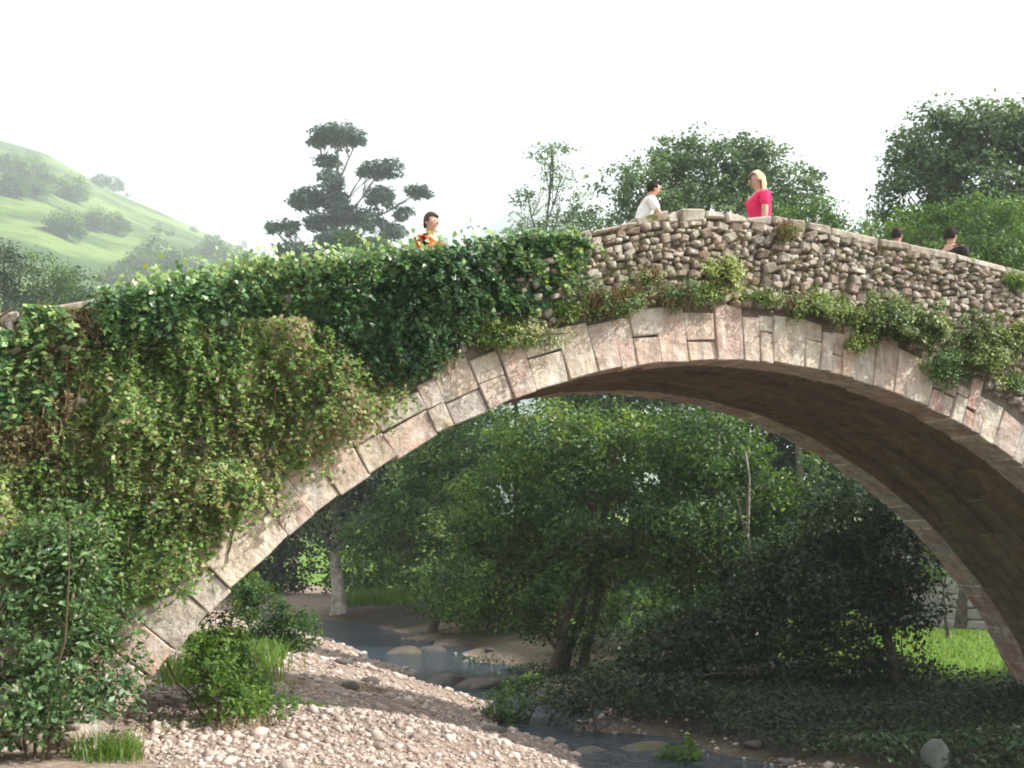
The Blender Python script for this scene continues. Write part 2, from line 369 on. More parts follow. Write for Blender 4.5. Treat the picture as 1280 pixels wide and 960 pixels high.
def loft(sections, close_ends=True):
    """sections: list of equal-length closed loops"""
    n = len(sections[0]); V = [p for s in sections for p in s]; Fc = []
    for i in range(len(sections) - 1):
        for j in range(n):
            k = (j + 1) % n; Fc.append((i * n + j, i * n + k, (i + 1) * n + k, (i + 1) * n + j))
    if close_ends: Fc += [tuple(range(n))[::-1], tuple(len(V) - n + q for q in range(n))]
    return V, Fc
cols = []
xs = np.unique(np.concatenate([np.linspace(-18, 20, 160), [XL - .001, XL, XR, XR + .001]]))
for x in xs:
    zb = ARC + math.sqrt(8.07 ** 2 - x * x) if XL <= x <= XR else min(gz(x, 0), gz(x, W)) - 1.2
    zt = float(top_z(x)) - .85
    cols.append([(x, .05, zb), (x, W - .05, zb), (x, W - .05, zt), (x, .05, zt)])
link('spandrel_core', mesh_py('spandrel_core', *loft(cols)), M['mortar'], bridge)
for y0, y1 in ((.05, .37), (W - .37, W - .05)):
    sec = [[(x, y0, float(top_z(x)) - .851), (x, y1, float(top_z(x)) - .851), (x, y1, float(top_z(x)) - .09), (x, y0, float(top_z(x)) - .09)] for x in np.linspace(-18, 20, 150)]
    link('parapet', mesh_py('parapet', *loft(sec)), M['mortar'], bridge)
sec = [[(x, .371, float(top_z(x)) - .848), (x, W - .371, float(top_z(x)) - .848), (x, W - .371, float(top_z(x)) - .80), (x, .371, float(top_z(x)) - .80)] for x in np.linspace(-17.9, 19.9, 120)]
link('deck', mesh_py('deck', *loft(sec)), M['cobble'], bridge)

def bevelled(name, corners, off, jit=0.0, seg=1):
    """hexahedron from 8 corners (bottom 4, top 4), edges worn"""
    bm = bmesh.new(); vs = [bm.verts.new(Vector(c) + Vector((random.uniform(-jit, jit) for _ in range(3)))) for c in corners]
    for f in ((0, 3, 2, 1), (4, 5, 6, 7), (0, 1, 5, 4), (1, 2, 6, 5), (2, 3, 7, 6), (3, 0, 4, 7)): bm.faces.new([vs[i] for i in f])
    bmesh.ops.bevel(bm, geom=bm.edges[:], offset=off, segments=seg, affect='EDGES', profile=.6)
    bmesh.ops.recalc_face_normals(bm, faces=bm.faces[:])
    me = bpy.data.meshes.new(name); bm.to_mesh(me); bm.free(); return me
def arc_block(name, a0, a1, r0, r1, y0, y1, off, jit):
    def p(a, r, y): return (r * math.cos(a), y, ARC + r * math.sin(a))
    c = [p(a0, r0, y0), p(a1, r0, y0), p(a1, r0, y1), p(a0, r0, y1), p(a0, r1, y0), p(a1, r1, y0), p(a1, r1, y1), p(a0, r1, y1)]
    ctr = Vector([sum(q[i] for q in c) / 8 for i in range(3)])
    return bevelled(name, [Vector(q) - ctr for q in c], off, jit), ctr
# the ring of voussoirs, front and back
for face in (0, 1):
    a = math.radians(19)
    while a < math.radians(146):
        d = random.choice((.20, .26, .30, .34, .40, .48) if a > 1.75 else (.15, .18, .22, .26, .30, .36)) / R
        r1 = R + random.uniform(.46, .66); dy = random.uniform(-.025, .02); g = .003 / R
        if face == 0: y0, y1 = dy, .46
        else: y0, y1 = W - .46, W + dy
        if random.random() < .22:
            rm = R + random.uniform(.22, .34); parts = [(R + random.uniform(-.008, .012), rm - .006), (rm + .006, r1)]
        else: parts = [(R + random.uniform(-.008, .012), r1)]
        for r0_, r1_ in parts:
            me, c = arc_block('voussoir', a + g, a + d - g, r0_, r1_, y0 + random.uniform(-.016, .012), y1, .010, .014)
            link('voussoir', me, M['voussoir'], bridge, c)
        a += d
# the underside: long stones laid along the vault
ybands = np.linspace(.468, W - .468, 10)
for k in range(9):
    a = math.radians(19 + random.uniform(0, 3))
    while a < math.radians(145):
        d = random.uniform(.5, 1.3) / R
        if not (k in (4, 7) and math.radians(44) < a < math.radians(66) and random.random() < .5):    # a few fallen out
            me, c = arc_block('soffit_stone', a + .0012, a + d - .0012, R + random.uniform(.0, .016), R + .12, ybands[k] + .007, ybands[k + 1] - .007, .009, .006)
            link('soffit_stone', me, M['soffit'], bridge, c)
        a += d

# rubble stones of the spandrel and the parapet
variants = [bevelled('rubble_stone', [(sx * .5, sy * .5, sz * .5) for sz in (-1, 1) for sx, sy in ((-1, -1), (1, -1), (1, 1), (-1, 1))], random.uniform(.10, .18), .15) for _ in range(14)]
for v_ in variants: v_.materials.append(M['rubble'])
vdat = []
for v_ in variants:
    bm = bmesh.new(); bm.from_mesh(v_); bmesh.ops.triangulate(bm, faces=bm.faces[:]); bm.verts.ensure_lookup_table()
    vdat.append((np.array([q.co[:] for q in bm.verts]), np.array([[q.index for q in f.verts] for f in bm.faces]))); bm.free()
rub = []
def lay(x_a, x_b, side):
    off = .10
    while off < 4.6:
        h = random.uniform(.042, .085); x = x_a + random.uniform(0, .15)
        while x < x_b:
            w = random.uniform(.05, .13) * (1.35 if h > .07 else 1); xc = x + w / 2
            z = float(top_z(xc)) - off - h / 2
            lowest = float(extrados_z(xc, 8.60)) if XL - .3 < xc < XR + .3 else gz(xc, -.2) - .2
            if z - h / 2 > lowest:
                sl_ = (float(top_z(xc + .1)) - float(top_z(xc - .1))) / .2
                rub.append((xc, z + random.uniform(-.026, .026), w * random.uniform(.8, 1.04), h * random.uniform(.75, 1.3), math.atan(sl_) + random.uniform(-.45, .45), random.uniform(-.035, .04), side))
            x += w + .008
        off += h + .006
lay(-9.5, 9.0, 0)
front = [i for i, r_ in enumerate(rub) if -2.6 < r_[0] < 4.45]
front.sort(key=lambda i: -rub[i][2] * rub[i][3]); chosen = set(front[:300])
fieldV = []
def stone_matrix(r_):
    xc, z, w, h, rot, pr, side = r_
    y = .06 - pr - .01
    return Matrix.Translation((xc, y, z)) @ Matrix.Rotation(-rot, 4, 'Y') @ Matrix.Diagonal((w, .17, h, 1))
stuffs = [[], []]
for i, r_ in enumerate(rub):
    k = random.randrange(14); mw = stone_matrix(r_)
    if i in chosen:
        o = link('rubble_stone', variants[k], None, bridge); o.location = mw.translation; o.rotation_euler = (0, -r_[4], 0); o.scale = (r_[2], .17, r_[3])
    else:
        A = np.array(mw); Vv, Ff = vdat[k]
        stuffs[0].append((Vv @ A[:3, :3].T + A[:3, 3], Ff)); stuffs[1].append(np.full(len(Ff), random.random()))
V, Fc = join_arrays(stuffs[0])
tag(link('rubble_facing', mesh_np('rubble_facing', V, Fc, np.concatenate(stuffs[1])), M['rubble_t'], bridge), kind='stuff')
# coping along both parapets: slabs on the slopes, ragged stones over the crown
for y0, y1, off_ in ((-.03, .40, 0), (W - .40, W + .03, .3)):
    x = -12.0 + off_
    while x < 14:
        crown = -2.6 < x < .9
        w = random.uniform(.16, .38) if crown else random.uniform(.45, .85)
        z0, z1 = float(top_z(x)) - .095, float(top_z(x + w)) - .095
        t_ = random.uniform(.05, .13) if crown else random.uniform(.085, .115)
        c = [(x + .006, y0, z0), (x + w - .006, y0, z1), (x + w - .006, y1, z1), (x + .006, y1, z0)]; c += [(q[0], q[1], q[2] + t_) for q in c]
        ctr = Vector([sum(q[i] for q in c) / 8 for i in range(3)])
        link('coping_stone', bevelled('coping_stone', [Vector(q) - ctr for q in c], .018, .03 if crown else .014), M['coping'], bridge, ctr)
        x += w

# ------------------------------------------------------------------ plants on the wall
def in_poly(P, poly):
    poly = np.asarray(poly); x, y = P[:, 0], P[:, 1]; c = np.zeros(len(P), bool); j = len(poly) - 1
    for i in range(len(poly)):
        xi, yi = poly[i]; xj, yj = poly[j]
        c ^= ((yi > y) != (yj > y)) & (x < (xj - xi) * (y - yi) / (yj - yi + 1e-12) + xi); j = i
    return c
def wall_poly(pts, y=-.12): return np.array([on_wall(u, v, y)[[0, 2]] for u, v in pts])
def sample_poly(g, poly, n, soft=.12):
    lo, hi = poly.min(0), poly.max(0); out = np.zeros((0, 2))
    while len(out) < n:
        P = g.uniform(lo, hi, (n * 2, 2)); Q = P + g.normal(size=P.shape) * soft
        out = np.concatenate([out, P[in_poly(Q, poly)]])
    return out[:n]
def tint_of(g, P, nz, a=.35, base=.45): return np.clip(base + a * nz(P) + g.normal(size=len(P)) * .27, 0, 1)

def wall_mantle(name, leafpart, pts, n, size, mat, label, cat, seed, depth=.22, gap=-.55, lumps=2.4, hang=(0, -.2, -1.2), extra=None, group=None, out=(0, -1, .45), soft=.09, canes=0):
    g = np.random.default_rng(seed); poly = wall_poly(pts); S = sample_poly(g, poly, n, soft)
    nz = Noise(seed + 1, lumps); nf = Noise(seed + 2, lumps * 2.6)
    P = np.stack([S[:, 0], np.zeros(n), S[:, 1]], 1)
    thick = depth * np.clip(.5 + .45 * nz(P) + .55 * nf(P), .06, 1.7)
    keep = (nz(P * 1.3 + 5) + .6 * nf(P + 9)) > gap
    P, thick = P[keep], thick[keep]
    P[:, 1] = -.03 - thick * g.uniform(0.05, 1, len(P)) ** .6
    c = P.mean(0); root = tag(empty(name, (float(c[0]), 0.0, float(poly[:, 1].min()))), label, cat, group)
    # leaf normals follow the lumps
    e = .05
    gx_ = (nz(P + [e, 0, 0]) - nz(P - [e, 0, 0])) / (2 * e) * depth * .5; gz_ = (nz(P + [0, 0, e]) - nz(P - [0, 0, e])) / (2 * e) * depth * .5
    Nn = unit(np.stack([-gx_, np.full(len(P), -1.0), -gz_], 1)) + np.array([0, 0, out[2]])
    V, Fc = leaf_arrays(g, P, Nn, g.uniform(.65, 1.3, len(P)) * size, .72, .55, hang)
    link(leafpart, mesh_np(leafpart, V, Fc, tint_of(g, P, Noise(seed + 5, 1.6)) + np.clip((P[:, 2] - top_z(P[:, 0]) + .12) * 2.5, 0, .4)), mat, root)  # leaves near the parapet top tinted brighter: backlit rim put into the colour
    # stems creeping over the stone
    st = []; tw = []
    for k in range(26):
        q = S[g.integers(len(S))]; path = [np.array([q[0], -.03, q[1]])]
        d = np.array([g.normal() * .5, 0, -1.0])
        for _ in range(7): d = unit(d + np.array([g.normal() * .3, 0, g.normal() * .2])); path.append(path[-1] + d * .08 + np.array([0, g.normal() * .006, 0]))
        st.append(tube_arrays(path, np.linspace(.012, .005, len(path)), 4))
    V, Fc = join_arrays(st); tag(link('stem', mesh_np('stem', V, Fc), M['twig'], root), kind='stuff')
    # loose canes arching out of the mass, leaves along them
    if canes:
        pts_, nn = [], []
        for k in range(canes):
            q = P[g.integers(len(P))].copy(); d = unit(np.array([g.normal() * .7, -.9, g.uniform(-.2, .9)])); Lc = g.uniform(.14, .42); st_n = int(Lc / .022); path = [q.copy()]
            for _ in range(st_n):
                d = unit(d + np.array([0, .01, -.13])); q = q + d * .024; path.append(q.copy())
                for _r in range(2): pts_.append(q + g.normal(size=3) * .018); nn.append(np.array([0, -.4, 1.0]))
            tw.append(tube_arrays(path[::3] + [path[-1]], np.linspace(.006, .002, len(path[::3]) + 1), 3))
        pts_, nn = np.array(pts_), np.array(nn)
        V, Fc = leaf_arrays(g, pts_, nn, g.uniform(.6, 1.3, len(pts_)) * size, .6, .6)
        tag(link('leaf', mesh_np('leaf', V, Fc, np.clip(tint_of(g, pts_, Noise(seed + 6, 2.0)) + .08, 0, 1)), mat, root), kind='stuff')
        V, Fc = join_arrays(tw); tag(link('cane', mesh_np('cane', V, Fc), M['twig'], root), kind='stuff')
    if extra: extra(root, poly, g)
    return root
def dry_stalks(n, L, seed, mat='drystalk'):
    def fn(root, poly, g):
        S = sample_poly(g, poly, n, .1); P = np.stack([S[:, 0], -.05 - g.uniform(0, .2, n), S[:, 1]], 1)
        V, Fc = blade_arrays(g, P, g.uniform(.5, 1.2, n) * L, .005, .55, (0, -.35, 0))
        tag(link('stalk', mesh_np('stalk', V, Fc, np.tile(g.uniform(0, 1, n), 2)), M[mat], root), kind='stuff')
    return fn

wall_mantle('ivy', 'leaf', [(118, 386), (200, 362), (330, 337), (440, 329), (480, 327), (560, 322), (640, 306), (728, 294), (738, 300), (715, 345), (690, 372), (640, 380), (585, 402), (545, 440), (500, 472), (455, 470), (440, 440), (380, 415), (320, 400), (265, 410), (200, 405), (150, 425), (115, 420)], 30000, .064, M['ivy'],
            'dark glossy ivy hanging over the parapet towards the bridge crown', 'ivy', 11, .30, -1.3, canes=260)
wall_mantle('ivy', 'leaf', [(-30, 395), (70, 384), (80, 410), (66, 455), (40, 500), (-30, 520)], 5200, .066, M['ivy'],
            'short patch of ivy beyond the bare brown strip of wall', 'ivy', 12, .24, -1.3, canes=50)
wall_mantle('bramble', 'leaf', [(130, 425), (200, 405), (270, 408), (330, 402), (440, 442), (470, 470), (505, 478), (430, 520), (345, 572), (280, 640), (215, 700), (165, 745), (110, 760), (60, 700), (-30, 690), (-30, 600), (60, 560), (120, 500)], 62000, .05, M['bramble'],
            'yellow-green brambles and weeds covering the spandrel above the arch ring', 'brambles', 13, .34, -1.25, 3.6, (0, -.3, -.6), dry_stalks(600, .16, 3), soft=.14, canes=700)
wall_mantle('dry_weeds', 'leaf', [(60, 400), (125, 385), (128, 430), (110, 500), (40, 560), (-30, 590), (-30, 520), (45, 500), (70, 450)], 7000, .045, mat_leaf('withered_leaf', [(0, (.09, .06, .035)), (.5, (.19, .13, .08)), (.8, (.24, .19, .09)), (1, (.12, .15, .05))], .7, .2, .1),
            'withered brown weeds on the bare strip between the two ivies', 'weeds', 14, .14, -1.0, 3.0, (0, -.3, -.6), dry_stalks(260, .13, 4), soft=.14, canes=60)
# tufts growing out of the joints on the crown side
def wall_shrub(u, v, w, h, n, size, mat, name, label, cat, seed, stalks=150, sl_len=.2, group=None, dep=.3):
    """a plant rooted in a joint: w, h in metres round its middle, growing out and up, its tips hanging"""
    g = np.random.default_rng(seed); c = on_wall(u, v, -.12); root = tag(empty(name, (float(c[0]), 0.0, float(c[2] - h * .5))), label, cat, group)
    nc = max(8, int(w * h * 120)); C = g.normal(size=(nc, 3)) * np.array([w * .26, dep * .28, h * .24]); C[:, 1] = -.05 - abs(C[:, 1]) * 1.2
    C[:, 0] += c[0]; C[:, 2] += c[2]
    per = max(4, n // nc); P = np.repeat(C, per, 0) + g.normal(size=(nc * per, 3)) * .045
    P[:, 1] = np.minimum(P[:, 1], -.02)
    V, Fc = leaf_arrays(g, P, unit(P - np.array([c[0], 0.25, c[2] - h * .3])) + np.array([0, -.2, .6]), g.uniform(.6, 1.3, len(P)) * size, .5, .6)
    tag(link('leaf', mesh_np('leaf', V, Fc, tint_of(g, P, Noise(seed, 3.0))), mat, root), kind='stuff')
    S = np.stack([c[0] + g.normal(size=stalks) * w * .24, -.03 - g.uniform(0, .1, stalks), c[2] - h * .2 + g.normal(size=stalks) * h * .18], 1)
    V, Fc = blade_arrays(g, S, g.uniform(.5, 1.2, stalks) * sl_len, .006, .5, (0, -.5, 0))
    tag(link('blade', mesh_np('blade', V, Fc, np.tile(g.uniform(0, 1, stalks), 2)), M['grass'] if g.random() < .5 else M['drystalk'], root), kind='stuff')
    tw = [tube_arrays([np.array([c[0], .02, c[2] - h * .3]), (np.array([c[0], -.05, c[2] - h * .1]) + C[k]) / 2, C[k]], [.012, .008, .004], 4) for k in range(0, nc, max(1, nc // 10))]
    V, Fc = join_arrays(tw); tag(link('stem', mesh_np('stem', V, Fc), M['twig'], root), kind='stuff')
    return root
wall_shrub(1128, 402, 1.35, .55, 7500, .05, M['shrub'], 'wall_shrub', 'biggest bushy green shrub growing out of the rubble above the arch ring', 'shrub', 21, 260, .25, dep=.45)
wall_shrub(1240, 432, 1.1, .68, 6500, .05, M['shrub'], 'wall_shrub', 'bushy shrub beside the biggest one, trailing down over the ring stones', 'shrub', 22, 240, .25, dep=.45)
wall_shrub(1035, 383, .75, .28, 1600, .042, M['shrub'], 'weed_tuft', 'low weedy tuft at the thin end of the shrub row', 'weeds', 23, 220, .18)
wall_shrub(905, 340, .42, .32, 1100, .046, M['shrub'], 'weed_tuft', 'round green tuft alone amid the rubble stones below the woman in red', 'weeds', 24, 60, .18)
wall_shrub(848, 370, .62, .24, 1300, .036, M['bramble'], 'weed_tuft', 'yellowish tuft on the ring stones under the crown', 'weeds', 25, 240, .16)
wall_shrub(752, 378, .62, .28, 1300, .036, M['bramble'], 'weed_tuft', 'yellowish tuft on the ring stones below the tip of the ivy', 'weeds', 26, 240, .18)
wall_shrub(815, 345, .35, .16, 160, .035, M['bramble'], 'weed_tuft', 'thin sparse weed in the rubble below the man in white', 'weeds', 27, 120, .14)
wall_shrub(955, 372, .5, .16, 220, .035, M['bramble'], 'weed_tuft', 'flat dry weed above the arch ring between two green tufts', 'weeds', 28, 160, .14)
wall_shrub(630, 418, 1.1, .26, 2000, .036, M['bramble'], 'dry_weeds', 'dry grassy weeds on the pinkish ring stones beneath the ivy', 'weeds', 29, 420, .2)
wall_shrub(1185, 452, .7, .55, 2000, .038, M['bramble'], 'weed_tuft', 'straggling yellow weed hanging down the ring under the two shrubs', 'weeds', 30, 200, .2)
wall_shrub(1272, 352, .4, .2, 160, .04, M['bramble'], 'weed_tuft', 'dry yellow weed just under the coping past the person in black', 'weeds', 32, 160, .18)

for k, (u, v, w_, lab) in enumerate([(712, 392, .3, 'wisp of dry grass on the ring where the rubble begins'), (790, 372, .3, 'wisp of dry grass between the two yellowish tufts'), (890, 368, .35, 'wisp of dry grass under the round green tuft'), (1000, 378, .4, 'wisp of dry grass where the shrub row begins'),
                                    (1075, 430, .35, 'weeds clinging to the ring stones under the biggest shrub'), (1275, 480, .5, 'weeds hanging from the ring below the trailing shrub'), (985, 290, .3, 'few green blades just under the coping past the woman in red'), (545, 455, .35, 'weed on the ring at the tip of the lowest ivy strand')]):
    wall_shrub(u, v, w_, .16, 260, .032, M['bramble'] if k % 2 else M['shrub'], 'weed_tuft', lab, 'weeds', 330 + k, 170, .15)

g = np.random.default_rng(401); n = 520; x = g.uniform(-2.4, 7, n); zl_ = extrados_z(x, 8.62); z = zl_ + (top_z(x) - .1 - zl_) * g.uniform(0, 1, n) ** 1.5
P = np.repeat(np.stack([x, np.full(n, -.02), z], 1), 9, 0) + g.normal(size=(n * 9, 3)) * np.array([.035, .006, .018])
V, Fc = blade_arrays(g, P, g.uniform(.02, .075, len(P)), .004, .6, (0, -.5, 0))
tag(link('joint_weeds', mesh_np('joint_weeds', V, Fc, np.tile(np.repeat(g.uniform(0, 1, n), 9), 2)), mat_leaf('joint_weed_blade', [(0, (.22, .17, .09)), (.4, (.30, .27, .12)), (.7, (.16, .20, .06)), (1, (.10, .15, .04))], .7, .3, .1), bridge), kind='stuff')

# ------------------------------------------------------------------ gravel and rocks
ico = bmesh.new(); bmesh.ops.create_icosphere(ico, subdivisions=1, radius=1.0); ico.verts.ensure_lookup_table()
IV = np.array([v.co[:] for v in ico.verts]); IF = np.array([[v.index for v in f.verts] for f in ico.faces]); ico.free()
g = np.random.default_rng(51)
n = 86000
px = g.uniform(-8.5, 3.6, n); py = g.uniform(-1.8, 2.2, n) ; far = g.random(n) < .68; py[far] = g.uniform(0, 1, far.sum()) ** 1.5 * 22 + .5
px[far] += np.interp(py[far], _ry, _rx) * .9 + g.normal(size=far.sum()) * .5
s_ = px - np.interp(py, _ry, _rx); pz = ground_z(px, py)
keep = ((s_ < .9) & (s_ > -6.4)) | ((s_ > .7) & (s_ < 1.6) & (g.random(n) < .2)); keep &= (pz > -.4)
dens = Noise(52, 1.1)(np.stack([px, py, 0 * px], 1)); keep &= dens > g.normal(size=n) * .5 - 1.1
px, py, pz = px[keep], py[keep], pz[keep]; n = len(px)
sz = .0105 * np.exp(g.normal(size=n) * .65) * np.interp(py, [0, 8, 28], [1, 1.4, 2.4])
sz = np.minimum(sz, .075)
OV = np.array([(1, 0, .1), (.1, 1, 0), (-1, .1, -.1), (0, -1, .1), (.1, .1, 1), (0, 0, -1)], float) * 1.1
OF = np.array([(0, 1, 4), (1, 2, 4), (2, 3, 4), (3, 0, 4), (1, 0, 5), (2, 1, 5), (3, 2, 5), (0, 3, 5)])
ang = g.uniform(0, 6.28, n); peb, pt = [], []
for bv, bf, mk in ((IV, IF, sz > .019), (OV, OF, sz <= .019)):          # rounder shape for the bigger ones
    q = np.nonzero(mk)[0]; k = len(q); z_ = sz[q]
    V = bv[None] * (1 + g.normal(size=(k, len(bv), 1)) * .13) * (z_[:, None] * np.stack([g.uniform(.9, 1.5, k), g.uniform(.8, 1.2, k), g.uniform(.5, .85, k)], 1))[:, None, :]
    ca, sa = np.cos(ang[q])[:, None], np.sin(ang[q])[:, None]
    V = np.stack([V[..., 0] * ca - V[..., 1] * sa, V[..., 0] * sa + V[..., 1] * ca, V[..., 2]], -1) + np.stack([px[q], py[q], pz[q] + z_ * .2], 1)[:, None, :]
    peb.append((V.reshape(-1, 3), (bf[None] + (np.arange(k) * len(bv))[:, None, None]).reshape(-1, 3))); pt.append(np.repeat(g.random(k), len(bf)))
V, Fc = join_arrays(peb)
tag(link('gravel', mesh_np('gravel', V, Fc, np.concatenate(pt)), M['pebble']), 'pale pebbles and gravel along the river bank', 'gravel', kind='stuff')

def rock_mesh(name, g, sx, sy, sz, rough=.16, flat=1.0, sub=3):
    bm = bmesh.new(); bmesh.ops.create_icosphere(bm, subdivisions=sub, radius=1.0)
    V = np.array([v.co[:] for v in bm.verts]); n1 = Noise(int(g.integers(1e6)), 1.6); n2 = Noise(int(g.integers(1e6)), 4.5)
    V *= (1 + rough * n1(V) + rough * .4 * n2(V))[:, None]
    for _ in range(16):                                      # facets, like broken stone
        d = unit(g.normal(size=3)); lim = g.uniform(.5, .85); ex = np.maximum(V @ d - lim, 0); V -= ex[:, None] * d * .85
    V[:, 2] = np.sign(V[:, 2]) * np.abs(V[:, 2]) ** flat
    V *= np.array([sx, sy, sz])
    for v, c in zip(bm.verts, V): v.co = c
    me = bpy.data.meshes.new(name); bm.to_mesh(me); bm.free()
    me.polygons.foreach_set('use_smooth', np.ones(len(me.polygons), bool)); return me
def rock(u, v, zg, w, h, label, seed, flat=1.0, group=None, ry=1.0, name='river_rock', rot=None, mat=None):
    g = np.random.default_rng(seed); p = on_level(u, v, zg); z0 = gz(p[0], p[1])
    if zg >= 0: z0 = min(zg, z0)
    o = link(name, rock_mesh(name, g, w, w * ry, h, flat=flat), mat or M['rock']); o.location = (p[0], p[1], z0 + h * .35)
    o.rotation_euler = (0, 0, g.uniform(0, 6.28) if rot is None else rot)
    return tag(o, label, 'rock', group)
rock(542, 952, 0.0, .42, .26, 'dark wet rock standing in the stream on the gravel side', 61)
rock(640, 852, 0.05, 1.3, .28, 'long dark rock ledge beside the stream under the trees', 62, ry=.45, rot=.3)
rock(705, 868, 0.05, 1.0, .26, 'dark ledge of rock lying behind the small streamside bush', 63, ry=.5, rot=.2)
rock(560, 850, 0.05, .5, .30, 'mossy rock at the tip of the sunlit gravel spit', 64)
rock(505, 815, 0.02, .75, .32, 'brown boulder lying across the stream above the gravel spit', 65, ry=.7)
rock(540, 812, 0.02, .6, .3, 'dark boulder next to the brown one across the stream', 66, ry=.7)
rock(735, 938, 0.0, .34, .10, 'flat dark stone breaking the water in midstream', 67)
rock(800, 930, 0.05, .6, .2, 'low dark rock at the shaded edge of the stream', 68, ry=.6)
rock(1172, 962, .3, .2, .27, 'upright pale greenish boulder standing in the deep shade', 69, name='boulder', mat=mat_stone('pale_boulder', [(.3, (.07, .085, .075)), (.7, (.13, .15, .13))], src=3.0, scale=5))
rock(263, 940, .75, .11, .07, 'single brown stone on the sunlit gravel', 70)
for k in range(34):
    g = np.random.default_rng(700 + k); y = g.uniform(.5, 24) ; x = np.interp(y, _ry, _rx) + g.uniform(-3.6, -.8) if g.random() < .75 else np.interp(y, _ry, _rx) + g.uniform(.9, 2.0)
    o = link('cobble', rock_mesh('cobble', g, g.uniform(.1, .26), g.uniform(.1, .2), g.uniform(.06, .12), sub=2), M['rock']); o.location = (x, y, gz(x, y) + .02); o.rotation_euler = (0, 0, g.uniform(0, 6.28))
    tag(o, 'loose cobble lying on the gravel beside the stream', 'cobble', 'loose cobbles along the stream')

# ------------------------------------------------------------------ trees
def limb_path(g, a, b, bend=.12, n=6):
    a, b = np.asarray(a, float), np.asarray(b, float); t = np.linspace(0, 1, n)[:, None]; L = np.linalg.norm(b - a)
    mid = unit(g.normal(size=3)) * L * bend; mid[2] = abs(mid[2]) * .5
    return a + (b - a) * t + mid * (4 * t * (1 - t)) * .5 + g.normal(size=(n, 3)) * L * .012 * np.sin(t * 3.14)
def tree(name, base, lobes, n_leaf, size, mat, label, cat, seed, bark='bark', trunk_r=.16, group=None, cl_r=.32, per=26, gap=-.7, shell=.5, lean=None, trunks=1, flat=.75, up=.7, width=.55):
    """lobes: list of (centre, (rx, ry, rz)) in world metres"""
    g = np.random.default_rng(seed); base = np.asarray(base, float)
    root = tag(empty(name, tuple(base)), label, cat, group)
    lobes = [(np.asarray(c, float), np.asarray(r, float)) for c, r in lobes]
    vol = np.array([r.prod() ** .75 for c, r in lobes]); vol = vol / vol.sum()
    nc = max(6, n_leaf // per); CC = []; OUT = []
    for (c, r), f in zip(lobes, vol):
        k = max(3, int(nc * f)); d = unit(g.normal(size=(k, 3))); rad = g.uniform(shell ** 2, 1.08, k) ** .5
        nlob = Noise(int(g.integers(1e6)), 2.2); rad = rad * (1 + .16 * nlob(d))
        CC.append(c + d * r * rad[:, None]); OUT.append(d)
    CC = np.concatenate(CC); OUT = np.concatenate(OUT)
    ng = Noise(seed + 9, 1.5 / max(cl_r * 2.2, .05)); keep = ng(CC) > gap; CC, OUT = CC[keep], OUT[keep]
    keep = CC[:, 2] > ground_z(CC[:, 0], CC[:, 1]) + .1; CC, OUT = CC[keep], OUT[keep]
    P = np.repeat(CC, per, 0) + unit(g.normal(size=(len(CC) * per, 3))) * g.uniform(0, 1, (len(CC) * per, 1)) ** .42 * 1.65 * np.array([cl_r, cl_r, cl_r * flat]) * np.repeat(g.uniform(.5, 1.2, len(CC)), per)[:, None]
    Nn = np.repeat(OUT, per, 0) * .6 + np.array([0, 0, up])
    V, Fc = leaf_arrays(g, P, Nn, g.uniform(.65, 1.35, len(P)) * size, width, .6)
    tcl = np.repeat(np.clip(.42 + .22 * g.normal(size=len(CC)) + .15 * ng(CC * .4), 0, 1), per)
    tag(link('crown', mesh_np('crown', V, Fc, np.clip(tcl + g.normal(size=len(P)) * .14, 0, 1)), mat, root), kind='stuff')
    # trunk(s) and limbs
    segs = []; top = max(lobes, key=lambda q: q[0][2])[0]
    tps = []
    for k in range(trunks):
        b = base + np.array([g.normal(), g.normal(), 0]) * (0 if k == 0 else trunk_r * 4); b[2] = gz(b[0], b[1]) - .15 if abs(base[0]) < 60 and abs(base[1]) < 90 else base[2] - .3
        e = top + g.normal(size=3) * (0 if k == 0 else 1) * np.array([.6, .6, .3]); pth = limb_path(g, b, e, .07, 9); tps.append(pth)
        segs.append(tube_arrays(pth, np.linspace(trunk_r, trunk_r * .22, 9) * np.concatenate([[1.35], np.ones(8)]), 8))
    V, Fc = join_arrays(segs); link('trunk', mesh_np('trunk', V, Fc, smooth=True), M[bark], root)
    segs = []
    for c, r in lobes:
        pth = tps[int(g.integers(len(tps)))]; k = int(np.argmin(np.linalg.norm(pth - (c - np.array([0, 0, r[2] * .9])), axis=1))); k = min(max(k - 1, 1), 7)
        lp = limb_path(g, pth[k], c, .14, 6); segs.append(tube_arrays(lp, np.linspace(trunk_r * .5, trunk_r * .12, 6), 5))
        sub = CC[np.argsort(np.linalg.norm((CC - c) / r, axis=1))]
        for q in sub[g.integers(0, max(1, len(sub) // max(1, len(lobes))), 7)]:
            segs.append(tube_arrays(limb_path(g, lp[3], q, .12, 4), np.linspace(trunk_r * .16, trunk_r * .04, 4), 4))
    V, Fc = join_arrays(segs); tag(link('limb', mesh_np('limb', V, Fc, smooth=True), M[bark], root), kind='stuff')
    return root
def lobes_at(D, specs, depth=1.0):
    """lobes from picture ellipses (u, v, half-width, half-height, distance offset)"""
    out = []
    for s in specs:
        u, v, ru, rv = s[:4]; dd = s[4] if len(s) > 4 else 0.0; d = D + dd
        out.append((at(u, v, d), (ru * d / F, ru * d / F * depth, rv * d / F)))
    return out
def foot(u, D, z=None):
    p = at(u, 700, D); return (p[0], p[1], gz(p[0], p[1]) if z is None else z)

